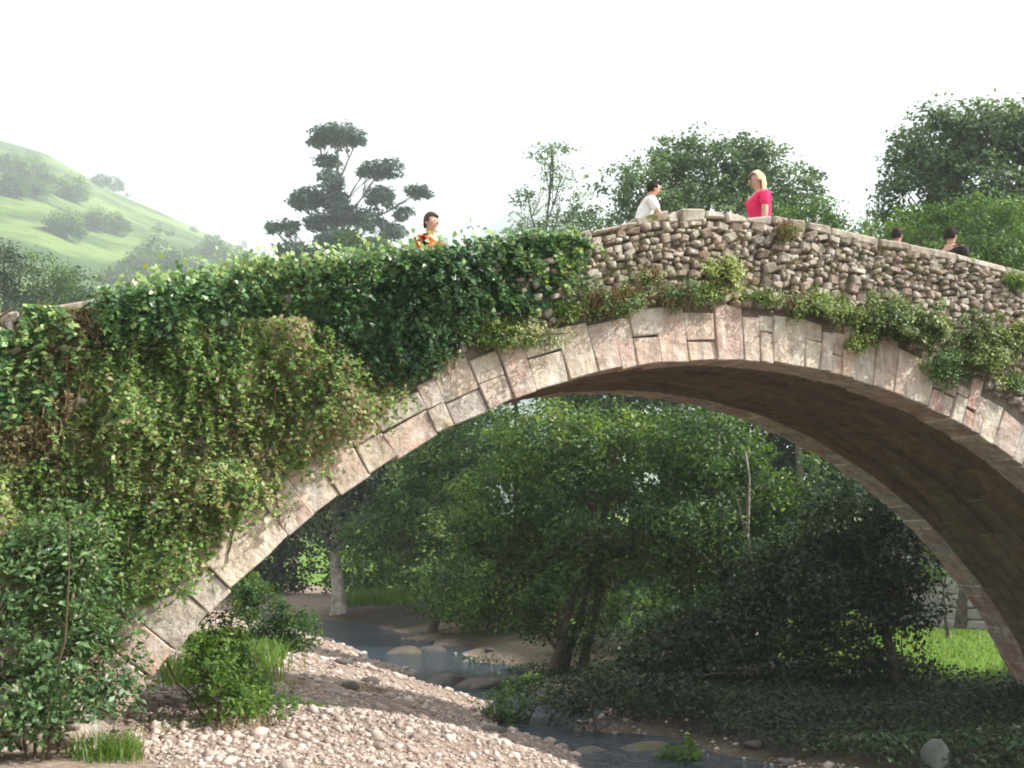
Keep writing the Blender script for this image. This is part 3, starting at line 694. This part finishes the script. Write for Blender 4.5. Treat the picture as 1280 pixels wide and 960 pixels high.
RT = 'trees on the river bank seen through the arch'
tree('alder_tree', foot(700, 23), lobes_at(23, [(690, 560, 85, 55), (620, 640, 70, 65, .5), (740, 650, 85, 75, -.6), (600, 730, 60, 60, .3), (700, 750, 80, 65, -.4), (770, 560, 60, 50, .5)]), 42000, .10, M['tree'],
     'full leafy green tree leaning over the stream, seen through the middle of the arch', 'tree', 101, trunk_r=.11, cl_r=.22, trunks=3)
tree('alder_tree', foot(930, 22), lobes_at(22, [(880, 560, 90, 60), (960, 600, 75, 60, .4), (850, 660, 75, 65, -.5), (960, 690, 70, 60), (890, 760, 70, 55, -.2)]), 36000, .095, M['tree'],
     'sunlit yellow-green tree close under the vault of the arch', 'tree', 102, trunk_r=.09, bark='bark_pale', cl_r=.25, trunks=3)
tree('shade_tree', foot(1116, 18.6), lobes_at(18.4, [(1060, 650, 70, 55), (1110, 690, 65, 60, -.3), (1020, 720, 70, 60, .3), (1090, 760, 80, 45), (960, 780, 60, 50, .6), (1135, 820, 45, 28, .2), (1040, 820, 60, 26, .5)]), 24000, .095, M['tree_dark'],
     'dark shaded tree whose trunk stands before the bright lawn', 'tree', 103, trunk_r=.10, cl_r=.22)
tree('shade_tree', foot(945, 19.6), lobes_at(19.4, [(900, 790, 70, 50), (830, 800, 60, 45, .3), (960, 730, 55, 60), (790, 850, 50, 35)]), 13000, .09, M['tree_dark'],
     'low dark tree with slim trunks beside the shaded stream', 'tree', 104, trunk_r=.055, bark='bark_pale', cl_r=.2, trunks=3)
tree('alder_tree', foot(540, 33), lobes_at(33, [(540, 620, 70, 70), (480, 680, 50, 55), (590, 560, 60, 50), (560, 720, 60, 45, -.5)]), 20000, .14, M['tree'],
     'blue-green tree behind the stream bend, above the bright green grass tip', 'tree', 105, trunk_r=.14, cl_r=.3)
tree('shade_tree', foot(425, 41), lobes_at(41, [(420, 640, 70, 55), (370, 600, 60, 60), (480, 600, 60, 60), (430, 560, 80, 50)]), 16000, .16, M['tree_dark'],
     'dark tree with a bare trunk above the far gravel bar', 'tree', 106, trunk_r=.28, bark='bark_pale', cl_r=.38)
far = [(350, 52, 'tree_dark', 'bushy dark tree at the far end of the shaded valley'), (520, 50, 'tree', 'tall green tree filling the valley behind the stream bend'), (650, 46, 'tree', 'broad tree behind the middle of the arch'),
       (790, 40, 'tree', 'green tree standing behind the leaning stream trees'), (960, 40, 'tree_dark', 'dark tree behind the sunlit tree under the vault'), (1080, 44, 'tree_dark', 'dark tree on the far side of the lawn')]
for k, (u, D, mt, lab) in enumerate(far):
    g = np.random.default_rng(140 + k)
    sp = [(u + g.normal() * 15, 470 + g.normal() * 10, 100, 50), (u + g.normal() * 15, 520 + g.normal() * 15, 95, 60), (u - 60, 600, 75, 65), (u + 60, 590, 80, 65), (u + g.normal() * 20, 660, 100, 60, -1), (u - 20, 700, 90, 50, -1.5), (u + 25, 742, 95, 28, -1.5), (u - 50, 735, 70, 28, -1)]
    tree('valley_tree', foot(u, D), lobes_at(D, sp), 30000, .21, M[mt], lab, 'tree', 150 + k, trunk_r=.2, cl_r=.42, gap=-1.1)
tree('bank_shrub', foot(1178, 27), lobes_at(27, [(1172, 692, 26, 24), (1190, 700, 22, 20), (1165, 712, 20, 16)]), 2600, .10, M['tree_light'],
     'small sunlit light green shrub in front of the grey field wall', 'shrub', 171, trunk_r=.05, cl_r=.16)
tree('bank_shrub', foot(650, 17.2), lobes_at(17.2, [(640, 880, 30, 30), (675, 872, 28, 26), (610, 890, 22, 18)]), 2600, .07, M['tree'], 'small bush overhanging the water below the leaning tree', 'shrub', 172, trunk_r=.03, cl_r=.12)
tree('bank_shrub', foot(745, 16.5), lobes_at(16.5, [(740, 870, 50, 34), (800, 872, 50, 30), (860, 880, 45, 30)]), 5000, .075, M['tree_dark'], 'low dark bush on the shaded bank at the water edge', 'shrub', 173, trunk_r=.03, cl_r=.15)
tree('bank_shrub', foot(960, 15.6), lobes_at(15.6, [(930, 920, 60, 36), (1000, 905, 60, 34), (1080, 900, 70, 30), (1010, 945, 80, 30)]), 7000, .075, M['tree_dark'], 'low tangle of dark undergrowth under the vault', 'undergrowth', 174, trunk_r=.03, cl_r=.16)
tree('bank_shrub', foot(850, 14.2), lobes_at(14.2, [(848, 946, 24, 16), (862, 938, 16, 14)]), 900, .07, M['tree_light'], 'small bright yellow-green plant catching sun at the shade edge', 'plant', 175, trunk_r=.015, cl_r=.08)
tree('bank_shrub', foot(330, 19), lobes_at(19, [(330, 770, 34, 40), (370, 790, 28, 30), (300, 740, 26, 30)]), 5000, .075, M['tree'], 'dark green bush on the bank behind the foot of the arch', 'shrub', 176, trunk_r=.03, cl_r=.14)

tree('unseen_shade_tree', (8.6, -3.4, gz(8.6, -3.4)), [((8.0, -2.8, 6.3), (1.9, 1.5, 1.3)), ((9.6, -3.4, 5.4), (1.6, 1.5, 1.4)), ((7.6, -2.6, 4.2), (1.8, 1.3, 1.3)), ((8.6, -3.8, 3.4), (1.8, 1.4, 1.2)), ((7.0, -2.4, 2.6), (1.4, 1.2, 1.0))], 16000, .12, M['tree'], 'unseen leafy tree added before the bridge to shade the bank and ring', 'tree', 177, trunk_r=.16, cl_r=.28)  # added out of view to cast shade on the bank and ring stones

tree('bank_shrub', foot(960, 25), lobes_at(25, [(900, 790, 70, 40), (980, 780, 60, 40), (1040, 800, 40, 26), (830, 800, 50, 36), (760, 800, 50, 34, 1)]), 12000, .10, M['tree_dark'], 'row of dark bushes behind the slim-trunked tree, hiding the lawn', 'bushes', 178, trunk_r=.04, cl_r=.22)
tree('bank_shrub', foot(700, 31), lobes_at(31, [(620, 760, 60, 26), (700, 775, 70, 30), (780, 770, 60, 30)]), 8000, .12, M['tree'], 'low bushes behind the trunks of the leaning stream tree', 'bushes', 179, trunk_r=.04, cl_r=.24)

# trees seen over the parapet
tree('broad_tree', foot(905, 44), lobes_at(44, [(890, 215, 75, 45), (960, 230, 70, 45), (820, 235, 70, 50), (765, 270, 46, 36), (850, 190, 45, 25), (930, 195, 50, 28), (1010, 260, 40, 40), (880, 290, 110, 60), (860, 380, 120, 80), (960, 350, 90, 80), (800, 330, 70, 60)]), 58000, .18, M['tree_grey'],
     'broad round grey-green tree rising behind the two people at the crown', 'tree', 111, trunk_r=.34, cl_r=.30, gap=-.8)
tree('feathery_tree', foot(690, 58), lobes_at(58, [(690, 190, 32, 10), (705, 215, 34, 12), (660, 245, 24, 14), (700, 245, 40, 16), (690, 275, 46, 18), (735, 275, 30, 20), (650, 290, 18, 10), (700, 320, 60, 40)]), 11000, .17, M['tree_grey'],
     'thin feathery tree with see-through crown beside the broad tree', 'tree', 112, trunk_r=.16, cl_r=.38, gap=-.35, per=14, shell=.2, flat=.5)
tree('dense_tree', foot(1210, 38), lobes_at(38, [(1175, 175, 55, 40), (1235, 170, 60, 42), (1155, 220, 50, 45), (1225, 235, 75, 55), (1290, 215, 60, 70), (1275, 165, 50, 40), (1135, 250, 40, 40), (1200, 310, 90, 70), (1290, 320, 80, 80)]), 60000, .17, M['tree_grey'],
     'tall dense green tree towering above the person in black', 'tree', 113, trunk_r=.32, cl_r=.28)
tree('sunlit_tree', foot(1195, 31), lobes_at(31, [(1150, 285, 45, 28), (1215, 280, 60, 32), (1270, 290, 50, 40), (1105, 300, 35, 20), (1200, 330, 100, 40)]), 22000, .11, M['tree_light'],
     'low bright green tree just over the parapet in front of the dense one', 'tree', 114, trunk_r=.15, cl_r=.22)
tree('sunlit_tree', foot(1010, 36), lobes_at(36, [(975, 275, 34, 22), (1020, 275, 36, 24), (1055, 290, 28, 16), (1000, 320, 60, 30)]), 8000, .13, M['tree_light'],
     'bright green treetop showing between the woman in red and the gap of sky', 'tree', 115, trunk_r=.15, cl_r=.22)
tree('feathery_tree', foot(1085, 60), lobes_at(60, [(1085, 262, 16, 10), (1092, 280, 20, 12), (1075, 300, 26, 16), (1090, 330, 34, 30)]), 2600, .16, M['tree_grey'],
     'small wispy treetop in the gap of sky between two big trees', 'tree', 116, trunk_r=.1, cl_r=.35, gap=-.3, per=14, shell=.2)
# the gum tree with its flat pads of foliage
tree('gum_tree', foot(412, 135), lobes_at(135, [(422, 170, 32, 10), (396, 178, 12, 6), (446, 176, 10, 5), (412, 200, 17, 6), (416, 226, 17, 15), (386, 248, 19, 13), (372, 252, 12, 9), (420, 252, 19, 12), (478, 212, 23, 10), (456, 216, 9, 6), (476, 246, 19, 14), (524, 240, 17, 7), (340, 285, 9, 9), (362, 284, 12, 11), (398, 278, 18, 11), (430, 270, 22, 13), (462, 276, 19, 12), (504, 268, 12, 10), (492, 290, 16, 9), (370, 316, 30, 13), (420, 300, 30, 12), (470, 308, 24, 10)], 1.0), 40000, .46, M['gum'],
     'tall gum tree with separate flat pads of blue-green foliage', 'tree', 121, bark='bark_pale', trunk_r=.45, cl_r=.46, per=20, gap=-1.6, shell=.1, flat=.6)
tree('round_tree', foot(452, 80), lobes_at(80, [(446, 304, 30, 16), (470, 312, 24, 14), (440, 340, 50, 30)]), 5000, .24, M['tree'], 'rounded green treetop at the foot of the gum tree', 'tree', 122, trunk_r=.25, cl_r=.5)
tree('round_tree', foot(365, 84), lobes_at(84, [(368, 320, 32, 14), (345, 335, 26, 12), (380, 350, 60, 30)]), 5000, .24, M['tree_dark'], 'dark treetop under the drooping limb of the gum tree', 'tree', 123, trunk_r=.25, cl_r=.5)
tree('round_tree', foot(300, 110), lobes_at(110, [(318, 330, 26, 14), (295, 342, 26, 14), (330, 350, 40, 24)]), 4000, .3, M['tree_grey'], 'grey-green treetop peeping over the parapet below the end of the ridge', 'tree', 124, trunk_r=.25, cl_r=.55)
for k, (u, v, r_, lab) in enumerate([(5, 330, 34, 'darkest tall tree in the belt at the hill foot'), (55, 350, 36, 'round tree in the belt at the hill foot, beside the darkest one'), (95, 362, 28, 'last tree of the belt at the hill foot, nearest the ivy top')]):
    tree('belt_tree', foot(u, 75 + 4 * k), lobes_at(75 + 4 * k, [(u, v, r_, r_ * .9), (u - 16, v + 25, r_, r_), (u + 18, v + 22, r_ * .9, r_), (u, v + 60, r_ * 1.3, r_ * 1.2)]), 8000, .22, M['tree_dark' if k == 0 else 'tree'], lab, 'tree', 130 + k, trunk_r=.25, cl_r=.5)
# single trees and bushes on the hillside
hill_trees = [(12, 207, 13, 'tree standing highest on the upper hill meadow'), (38, 216, 16, 'largest tree in the upper clump on the hill'), (55, 224, 11, 'small tree at the lower end of the upper clump on the hill'), (88, 238, 15, 'tree by itself below the upper clump on the hill'),
              (128, 228, 9, 'first of two trees standing on the skyline of the hill'), (146, 228, 9, 'second of two trees standing on the skyline of the hill'), (158, 241, 5, 'little tree on the skyline just below the pair'), (80, 284, 17, 'dark round tree alone in the middle of the meadow'),
              (122, 280, 14, 'spreading tree at the head of the mid-meadow hedge'), (145, 285, 13, 'tree at the tail of the mid-meadow hedge'), (15, 236, 14, 'bush on the terrace under the upper clump'), (45, 240, 12, 'second bush on the terrace under the upper clump'),
              (200, 325, 20, 'big tree in the wood at the foot of the hill'), (175, 338, 16, 'tree at the near edge of the wood at the hill foot'), (228, 335, 18, 'tree within the wood at the hill foot, towards the ridge end'), (150, 345, 14, 'low tree joining the wood and the belt'),
              (200, 288, 6, 'small bush on the slope under the skyline'), (215, 292, 5, 'tiny bush beside the small one under the skyline'), (240, 287, 4, 'lone tiny bush on the lower skyline'), (262, 312, 14, 'wide bush near the end of the ridge'), (285, 325, 14, 'tree at the very end of the ridge'), (255, 345, 18, 'tree below the wide bush near the ridge end'), (300, 300, 6, 'wispy tree where the ridge meets the sky')]
for k, (u, v, r_, lab) in enumerate(hill_trees):
    p = on_hill(u, v + r_ * .8); D = float((p - CAM) @ _fw); s = 1.3 * r_ * D / F
    tree('hill_tree', tuple(p), [(p + np.array([0, 0, s * 1.0]), (s * .9, s * .9, s * .75)), (p + np.array([s * .5, 0, s * .6]), (s * .7, s * .7, s * .6)), (p + np.array([-s * .55, 0, s * .65]), (s * .7, s * .7, s * .6))], 4200 if r_ > 8 else 900, .085 * s + .2, M['tree'], lab, 'tree', 180 + k, trunk_r=s * .07, cl_r=s * .22, per=14, group='trees on the hillside')

# ------------------------------------------------------------------ plants on the banks
g = np.random.default_rng(81)
def grass_patch(name, pts, n, L, w, mat, label, cat, seed, lean=.4, bias=(0, 0, 0)):
    """pts: ground polygon (x, y)"""
    g = np.random.default_rng(seed); S = sample_poly(g, np.array(pts, float), n, .15)
    nz = Noise(seed, 1.6); P = np.stack([S[:, 0], S[:, 1], ground_z(S[:, 0], S[:, 1]) - .02], 1); k = nz(P) > -.7; P = P[k]
    root = tag(empty(name, tuple(P.mean(0))), label, cat)
    V, Fc = blade_arrays(g, P, g.uniform(.5, 1.25, len(P)) * L * (1 + .25 * nz(P)), w, lean, bias)
    tag(link('blade', mesh_np('blade', V, Fc, np.tile(np.clip(.5 + .3 * nz(P) + g.normal(size=len(P)) * .2, 0, 1), 2)), mat, root), kind='stuff')
    return root
o = grass_patch('grass_clump', [on_ground(u_, v_)[:2] for u_, v_ in ((205, 862), (300, 858), (345, 838), (345, 815), (300, 800), (255, 800), (225, 830))], 3000, .34, .012, M['grass'], 'lush bright green grass at the inner foot of the arch', 'grass', 82)
tag(o, kind='stuff')
o = grass_patch('grass_clump', [(-7.0, -.7), (-6.6, -.9), (-6.45, -.3), (-6.7, -.1)], 420, .2, .006, M['grass'], 'small yellow-green grass tuft on bare earth at the gravel edge', 'grass', 83); tag(o, kind='stuff')
o = grass_patch('grass_clump', [(-8.6, -1.2), (-7.75, -1.4), (-7.55, -.5), (-8.4, -.3)], 900, .4, .009, M['grass'], 'bright grass beside the leafy bush, away from the gravel', 'grass', 84); tag(o, kind='stuff')
for k, (u_, v_, lab) in enumerate([(300, 905, 'thin dry tuft on the open sunlit gravel'), (400, 885, 'dry tuft on the gravel where the bridge shade begins'), (470, 868, 'dry tuft on the spit of gravel near the stream'), (215, 905, 'dry tuft on the gravel beside the bush'), (360, 860, 'weedy tuft behind the lush grass at the arch foot')]):
    c_ = on_ground(u_, v_)
    o = grass_patch('grass_tuft', [(c_[0] - .25, c_[1] - .3), (c_[0] + .25, c_[1] - .3), (c_[0] + .3, c_[1] + .3), (c_[0] - .25, c_[1] + .35)], 150, .13, .005, M['drystalk'] if k % 2 == 0 else M['grass'], lab, 'grass', 860 + k, .6); tag(o, kind='stuff')
pg = on_level(485, 762, .2)
o = grass_patch('grass_clump', [(pg[0] - 2.2, pg[1] - 2.5), (pg[0] + 2.5, pg[1] - 1), (pg[0] + 3, pg[1] + 3), (pg[0] - 1.5, pg[1] + 2)], 2200, .55, .025, M['grass'], 'sunlit bright grass at the tip of the far gravel bar', 'grass', 85); tag(o, kind='stuff')
S = sample_poly(g, np.array([(7.2, 5.2), (16, 4.5), (24, 28), (12, 33), (8.5, 18)], float), 30000, .2); P = np.stack([S[:, 0], S[:, 1], ground_z(S[:, 0], S[:, 1])], 1)
V, Fc = blade_arrays(g, P, g.uniform(.5, 1.2, len(P)) * .12, .012, .5)
tag(link('lawn_grass', mesh_np('lawn_grass', V, Fc, np.tile(g.uniform(.3, 1, len(P)), 2)), M['grass']), 'short sunlit lawn behind the end of the arch', 'lawn', kind='stuff')
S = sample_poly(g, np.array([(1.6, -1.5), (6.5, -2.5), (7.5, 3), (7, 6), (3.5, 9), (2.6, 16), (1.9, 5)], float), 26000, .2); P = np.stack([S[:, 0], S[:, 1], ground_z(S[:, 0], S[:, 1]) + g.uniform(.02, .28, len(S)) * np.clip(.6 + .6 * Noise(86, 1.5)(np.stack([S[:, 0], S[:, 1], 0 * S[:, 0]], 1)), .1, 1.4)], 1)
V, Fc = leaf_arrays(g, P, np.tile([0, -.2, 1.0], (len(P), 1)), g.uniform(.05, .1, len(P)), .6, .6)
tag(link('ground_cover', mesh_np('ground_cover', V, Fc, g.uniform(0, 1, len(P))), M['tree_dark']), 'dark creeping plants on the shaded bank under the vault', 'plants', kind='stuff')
# the leafy bush at the foot of the wall, nearest the path
tree('leafy_bush', (-7.15, -.75, gz(-7.15, -.75)), [((-7.3, -.55, 2.55), (.5, .3, .45)), ((-6.95, -.6, 2.2), (.42, .32, .4)), ((-7.3, -.75, 2.0), (.5, .35, .42)), ((-6.85, -.75, 1.72), (.42, .32, .3)), ((-7.4, -.8, 1.6), (.42, .32, .3)), ((-7.05, -.6, 2.8), (.35, .25, .3))], 11000, .058, M['bush'],
     'leafy dark green bush growing on bare earth against the wall foot', 'bush', 91, bark='twig', trunk_r=.014, cl_r=.085, per=16, gap=-.75, shell=.15, trunks=5, width=.5)

tree('nettle_clump', (-5.55, 1.5, gz(-5.55, 1.5)), [((-5.7, 1.3, 1.62), (.24, .3, .42)), ((-5.45, 1.2, 1.3), (.3, .3, .3)), ((-5.1, 1.6, 1.15), (.35, .4, .25)), ((-5.5, 1.7, 1.78), (.25, .35, .34)), ((-5.3, 1.9, 1.5), (.22, .35, .22)), ((-5.3, 2.4, 1.5), (.3, .4, .25)), ((-5.05, 2.3, 1.25), (.2, .3, .15))], 6500, .065, M['tree_light'], 'bright light green nettles against the inner foot of the arch', 'plant', 92, bark='twig', trunk_r=.012, cl_r=.07, per=12, gap=-1.2, shell=.1, trunks=7, width=.42)
# field wall beyond the lawn
fw_root = tag(empty('field_wall', foot(1185, 31)), 'grey stone field wall beyond the bright lawn', 'wall')
p0 = np.array(foot(1090, 33)); p1 = np.array(foot(1275, 30)); dv = p1 - p0; Lw = np.linalg.norm(dv[:2]); ux = dv / Lw; nrm_ = np.array([-ux[1], ux[0], 0])
V = []; z0 = min(p0[2], p1[2]) - .4
for p in (p0, p1):
    for q in (-.2, .2):
        V += [(p[0] + nrm_[0] * q, p[1] + nrm_[1] * q, z0), (p[0] + nrm_[0] * q, p[1] + nrm_[1] * q, z0 + 2.75)]
link('core', mesh_py('core', V, [(0, 1, 5, 4), (2, 6, 7, 3), (1, 3, 7, 5), (0, 4, 6, 2), (0, 2, 3, 1), (4, 5, 7, 6)]), M['mortar'], fw_root)
ang = math.atan2(ux[1], ux[0]); zrow = z0 + .2
while zrow < z0 + 2.7:
    h = random.uniform(.3, .42); d = random.uniform(0, .3)
    while d < Lw:
        w = random.uniform(.4, .8); c = p0 + ux * (d + w / 2) - nrm_ * .2
        o = link('wall_stone', variants[random.randrange(14)].copy() if False else FIELD[random.randrange(6)], None, fw_root) if 'FIELD' in globals() else None
        if o is None:
            FIELD = [v_.copy() for v_ in variants[:6]]
            for v_ in FIELD: v_.name = 'wall_stone'; v_.materials.clear(); v_.materials.append(M['wall_grey'])
            o = link('wall_stone', FIELD[0], None, fw_root)
        o.location = (c[0], c[1], zrow + h / 2); o.rotation_euler = (0, 0, ang); o.scale = (w * .97, .16, h * .96)
        d += w
    zrow += h

# ------------------------------------------------------------------ people on the bridge
def skin_mesh(name, verts, edges, radii, root=0, sub=2):
    me = bpy.data.meshes.new(name + '_cage'); me.from_pydata(verts, edges, []); me.update()
    o = bpy.data.objects.new(name + '_cage', me); COL.objects.link(o)
    o.modifiers.new('skin', 'SKIN'); 
    if not me.skin_vertices: pass
    sv = me.skin_vertices[0].data
    for i, r_ in enumerate(radii):
        rr = r_ if isinstance(r_, tuple) else (r_, r_)
        sv[i].radius = rr; sv[i].use_root = (i == root)
    s = o.modifiers.new('sub', 'SUBSURF'); s.levels = s.render_levels = sub
    dg = bpy.context.evaluated_depsgraph_get(); ev = o.evaluated_get(dg); out = bpy.data.meshes.new_from_object(ev); out.name = name
    bpy.data.objects.remove(o); bpy.data.meshes.remove(me)
    out.polygons.foreach_set('use_smooth', np.ones(len(out.polygons), bool)); out.materials.clear()
    return out
MS = {'skin': mat_plain('skin', (.50, .30, .22), .55, .06, 20), 'eye': mat_plain('eye_dark', (.03, .02, .015), .3, .1)}
def cloth(name, col): return mat_plain(name, col, .85, .12, 14, .1)
def person(x, y, height, face, shirt, trousers, hair, label, long_hair=False, arms='down', lean=0.0, sleeve='short', seed=0, hat=None):
    """figure standing on the deck; face = heading of the face in degrees (0 = +x, 90 = +y)"""
    zd = float(top_z(x)) - .80; s = height / 1.75
    root = tag(empty('person', (x, y, zd)), label, 'person')
    # local frame: forward = +x, left = +y
    def P(px, py, pz):
        if pz > .95: px += lean * (pz - .95)
        return (px * s, py * s, pz * s)
    sh = 1.42
    hands = {'down': [((.03, .25, 1.13), (.08, .25, .86))] * 2,
             'parapet': [((.20, .27, 1.16), (.46, .16, 1.07))] * 2,
             'reach': [((.12, .30, 1.16), (.40, .24, 1.10)), ((.05, .26, 1.13), (.22, .20, 1.02))]}[arms]
    verts = [P(0, 0, .96), P(.0, 0, 1.12), P(.01, 0, 1.30), P(0, 0, 1.43), P(.0, 0, 1.50), P(.02, 0, 1.56), P(.035, 0, 1.62), P(.03, 0, 1.69), P(.02, 0, 1.735)]
    edges = [(i, i + 1) for i in range(8)]; rad = [(.15, .115), (.135, .10), (.165, .115), (.13, .08), (.055, .055), (.06, .062), (.072, .085), (.075, .09), (.045, .055)]
    for k, sg in ((0, 1), (1, -1)):
        el, ha = hands[k]; i0 = len(verts)
        verts += [P(0, sg * .19, sh), P(el[0], sg * el[1], el[2]), P(ha[0], sg * ha[1], ha[2])]
        edges += [(3, i0), (i0, i0 + 1), (i0 + 1, i0 + 2)]; rad += [.058, .043, .03]
        d = np.array(verts[i0 + 2]) - np.array(verts[i0 + 1]); d = d / np.linalg.norm(d); side = np.array([0, 1.0, 0]) - d * d[1]; side /= np.linalg.norm(side)
        w0 = np.array(verts[i0 + 2]); palm = w0 + d * .07 * s; ip = len(verts); verts.append(tuple(palm)); edges.append((i0 + 2, ip)); rad.append((.036, .02))
        dn = np.cross(d, side); dn = dn * (-1 if dn[2] > 0 else 1)
        for q, (off, ln) in enumerate(((-.03, .062), (-.01, .075), (.01, .07), (.03, .055))):
            a_ = palm + side * off * s + d * .03 * s; b_ = a_ + d * ln * .55 * s; c_ = b_ + (d * .6 + dn * .6) * ln * .5 * s; jj = len(verts)
            verts += [tuple(a_), tuple(b_), tuple(c_)]; edges += [(ip, jj), (jj, jj + 1), (jj + 1, jj + 2)]; rad += [.010, .009, .007]
        a_ = palm - side * sg * .035 * s - d * .02 * s; b_ = a_ + (d * .7 - side * sg * .6) * .04 * s; jj = len(verts)
        verts += [tuple(a_), tuple(b_)]; edges += [(ip, jj), (jj, jj + 1)]; rad += [.012, .009]
    for sg in (1, -1):
        i0 = len(verts); verts += [P(0, sg * .095, .88), P(.015, sg * .10, .50), P(-.015, sg * .10, .09), P(.12, sg * .11, .035)]
        edges += [(0, i0), (i0, i0 + 1), (i0 + 1, i0 + 2), (i0 + 2, i0 + 3)]; rad += [.085, .058, .042, .035]
    rad = [(r_[0] * s, r_[1] * s) if isinstance(r_, tuple) else (r_ * s, r_ * s) for r_ in rad]
    T = Matrix.Translation((x, y, zd)) @ Matrix.Rotation(math.radians(face), 4, 'Z')
    def put(nm, me, mat, par=root):
        me.transform(T); return link(nm, me, mat, par)
    body = put('body', skin_mesh('body', verts, edges, rad), MS['skin'])
    # shirt: torso and upper arms a little fuller than the body
    sv, se, sr = [P(0, 0, .90), P(0, 0, 1.12), P(.01, 0, 1.30), P(0, 0, 1.43), P(0, 0, 1.475)], [(0, 1), (1, 2), (2, 3), (3, 4)], [(.175, .14), (.155, .12), (.185, .135), (.155, .10), (.07, .068)]
    for k, sg in ((0, 1), (1, -1)):
        el, ha = hands[k]; f = .72 if sleeve == 'short' else 1.0; i0 = len(sv); a_ = np.array([0, sg * .195, sh]); e_ = np.array([el[0], sg * el[1], el[2]])
        sv += [P(*a_), P(*(a_ + (e_ - a_) * f))]; se += [(3, i0), (i0, i0 + 1)]; sr += [.075, .066]
        if sleeve == 'long': h_ = np.array([ha[0], sg * ha[1], ha[2]]); sv.append(P(*(e_ + (h_ - e_) * .9))); se.append((i0 + 1, i0 + 2)); sr.append(.05)
    sr = [(r_[0] * s, r_[1] * s) if isinstance(r_, tuple) else (r_ * s, r_ * s) for r_ in sr]
    put('shirt', skin_mesh('shirt', sv, se, sr), shirt)
    tv, te, tr_ = [P(0, 0, .98), P(0, 0, .90)], [(0, 1)], [(.165, .13), (.165, .13)]
    for sg in (1, -1):
        i0 = len(tv); tv += [P(0, sg * .097, .84), P(.015, sg * .102, .50), P(-.01, sg * .105, .12)]; te += [(1, i0), (i0, i0 + 1), (i0 + 1, i0 + 2)]; tr_ += [.10, .075, .065]
    tr_ = [(r_[0] * s, r_[1] * s) if isinstance(r_, tuple) else (r_ * s, r_ * s) for r_ in tr_]
    put('trousers', skin_mesh('trousers', tv, te, tr_), trousers)
    # hair: a cap over the skull, longer at the back
    hc = np.array(P(.022, 0, 1.655)); bm = bmesh.new(); bmesh.ops.create_icosphere(bm, subdivisions=4, radius=1.0); nz = Noise(seed + 77, 5.0)
    for v in bm.verts:
        c = np.array(v.co); k = 1 + .05 * nz(c)
        v.co = Vector(c * np.array([.112, .094, .125]) * k * s)
        if c[0] < -.05 and c[2] < -.1 and long_hair: v.co.z += (c[2]) * .20 * s * min(1, -c[0] * 2 + .3); v.co.x -= .015 * s
    dele = [v for v in bm.verts if (v.co.x > .045 * s and v.co.z < .055 * s) or (v.co.x > -.02 * s and v.co.z < -.02 * s) or (not long_hair and v.co.z < -.07 * s)]
    bmesh.ops.delete(bm, geom=dele, context='VERTS')
    me = bpy.data.meshes.new('hair'); bm.to_mesh(me); bm.free(); me.transform(Matrix.Translation(hc)); me.polygons.foreach_set('use_smooth', np.ones(len(me.polygons), bool))
    put('hair', me, hair)
    # face: nose, ears, eyes, mouth
    def blob(nm, c, r_, mat):
        bm = bmesh.new(); bmesh.ops.create_icosphere(bm, subdivisions=2, radius=1.0); me = bpy.data.meshes.new(nm); bm.to_mesh(me); bm.free()
        me.transform(Matrix.Translation(P(*c)) @ Matrix.Diagonal((r_[0] * s, r_[1] * s, r_[2] * s, 1))); me.polygons.foreach_set('use_smooth', np.ones(len(me.polygons), bool)); put(nm, me, mat, body)
    blob('nose', (.122, 0, 1.625), (.02, .014, .022), MS['skin'])
    for sg in (1, -1):
        blob('eye', (.112, sg * .032, 1.652), (.010, .014, .008), MS['eye']); blob('ear', (.02, sg * .083, 1.635), (.02, .012, .032), MS['skin'])
    blob('mouth', (.112, 0, 1.587), (.008, .024, .006), cloth('lips', (.35, .12, .10)))
    return root
HD = cloth('dark_hair', (.025, .018, .014)); HB = cloth('blond_hair', (.62, .50, .32)); HM = cloth('brown_hair', (.09, .055, .035))
denim = cloth('denim', (.08, .11, .18)); khaki = cloth('khaki', (.30, .25, .17))
person(-1.20, .60, 1.35, -15, cloth('white_cotton', (.80, .80, .80)), denim, HD, 'dark-haired man in a white shirt leaning on the parapet at the crown', arms='parapet', lean=.35, seed=1)
person(.66, .78, 1.66, 165, cloth('red_cotton', (.75, .035, .13)), denim, HB, 'woman in a red top with long fair hair at the bridge crown', long_hair=True, seed=2)
person(3.02, .95, 1.36, 20, cloth('pale_pink_cotton', (.75, .60, .58)), khaki, HD, 'short dark-haired person of whom little more than the head tops the parapet', seed=3)
person(3.93, .90, 1.54, 15, cloth('black_cotton', (.030, .024, .026)), denim, HD, 'person in a black top with dark hair behind the sloping parapet', seed=4)
person(-3.0, 2.62, 1.84, -60, cloth('orange_cotton', (.42, .06, .01)), khaki, HM, 'person in an orange top standing behind the ivy', seed=5)

# ------------------------------------------------------------------ hazy air
bm = bmesh.new(); bmesh.ops.create_cube(bm, size=1.0); me = bpy.data.meshes.new('haze'); bm.to_mesh(me); bm.free()
m = bpy.data.materials.new('haze_air'); m.use_nodes = True; m.node_tree.nodes.clear()
pv = m.node_tree.nodes.new('ShaderNodeVolumePrincipled'); mo = m.node_tree.nodes.new('ShaderNodeOutputMaterial')
pv.inputs['Color'].default_value = (.86, .91, 1.0, 1); pv.inputs['Density'].default_value = .0007; pv.inputs['Anisotropy'].default_value = .2
m.node_tree.links.new(pv.outputs[0], mo.inputs['Volume'])
hz = link('haze', me, m); hz.scale = (4300, 4300, 520); hz.location = (0, 0, 520 / 2 - 4); tag(hz, 'pale summer haze in the valley', 'haze', kind='stuff')
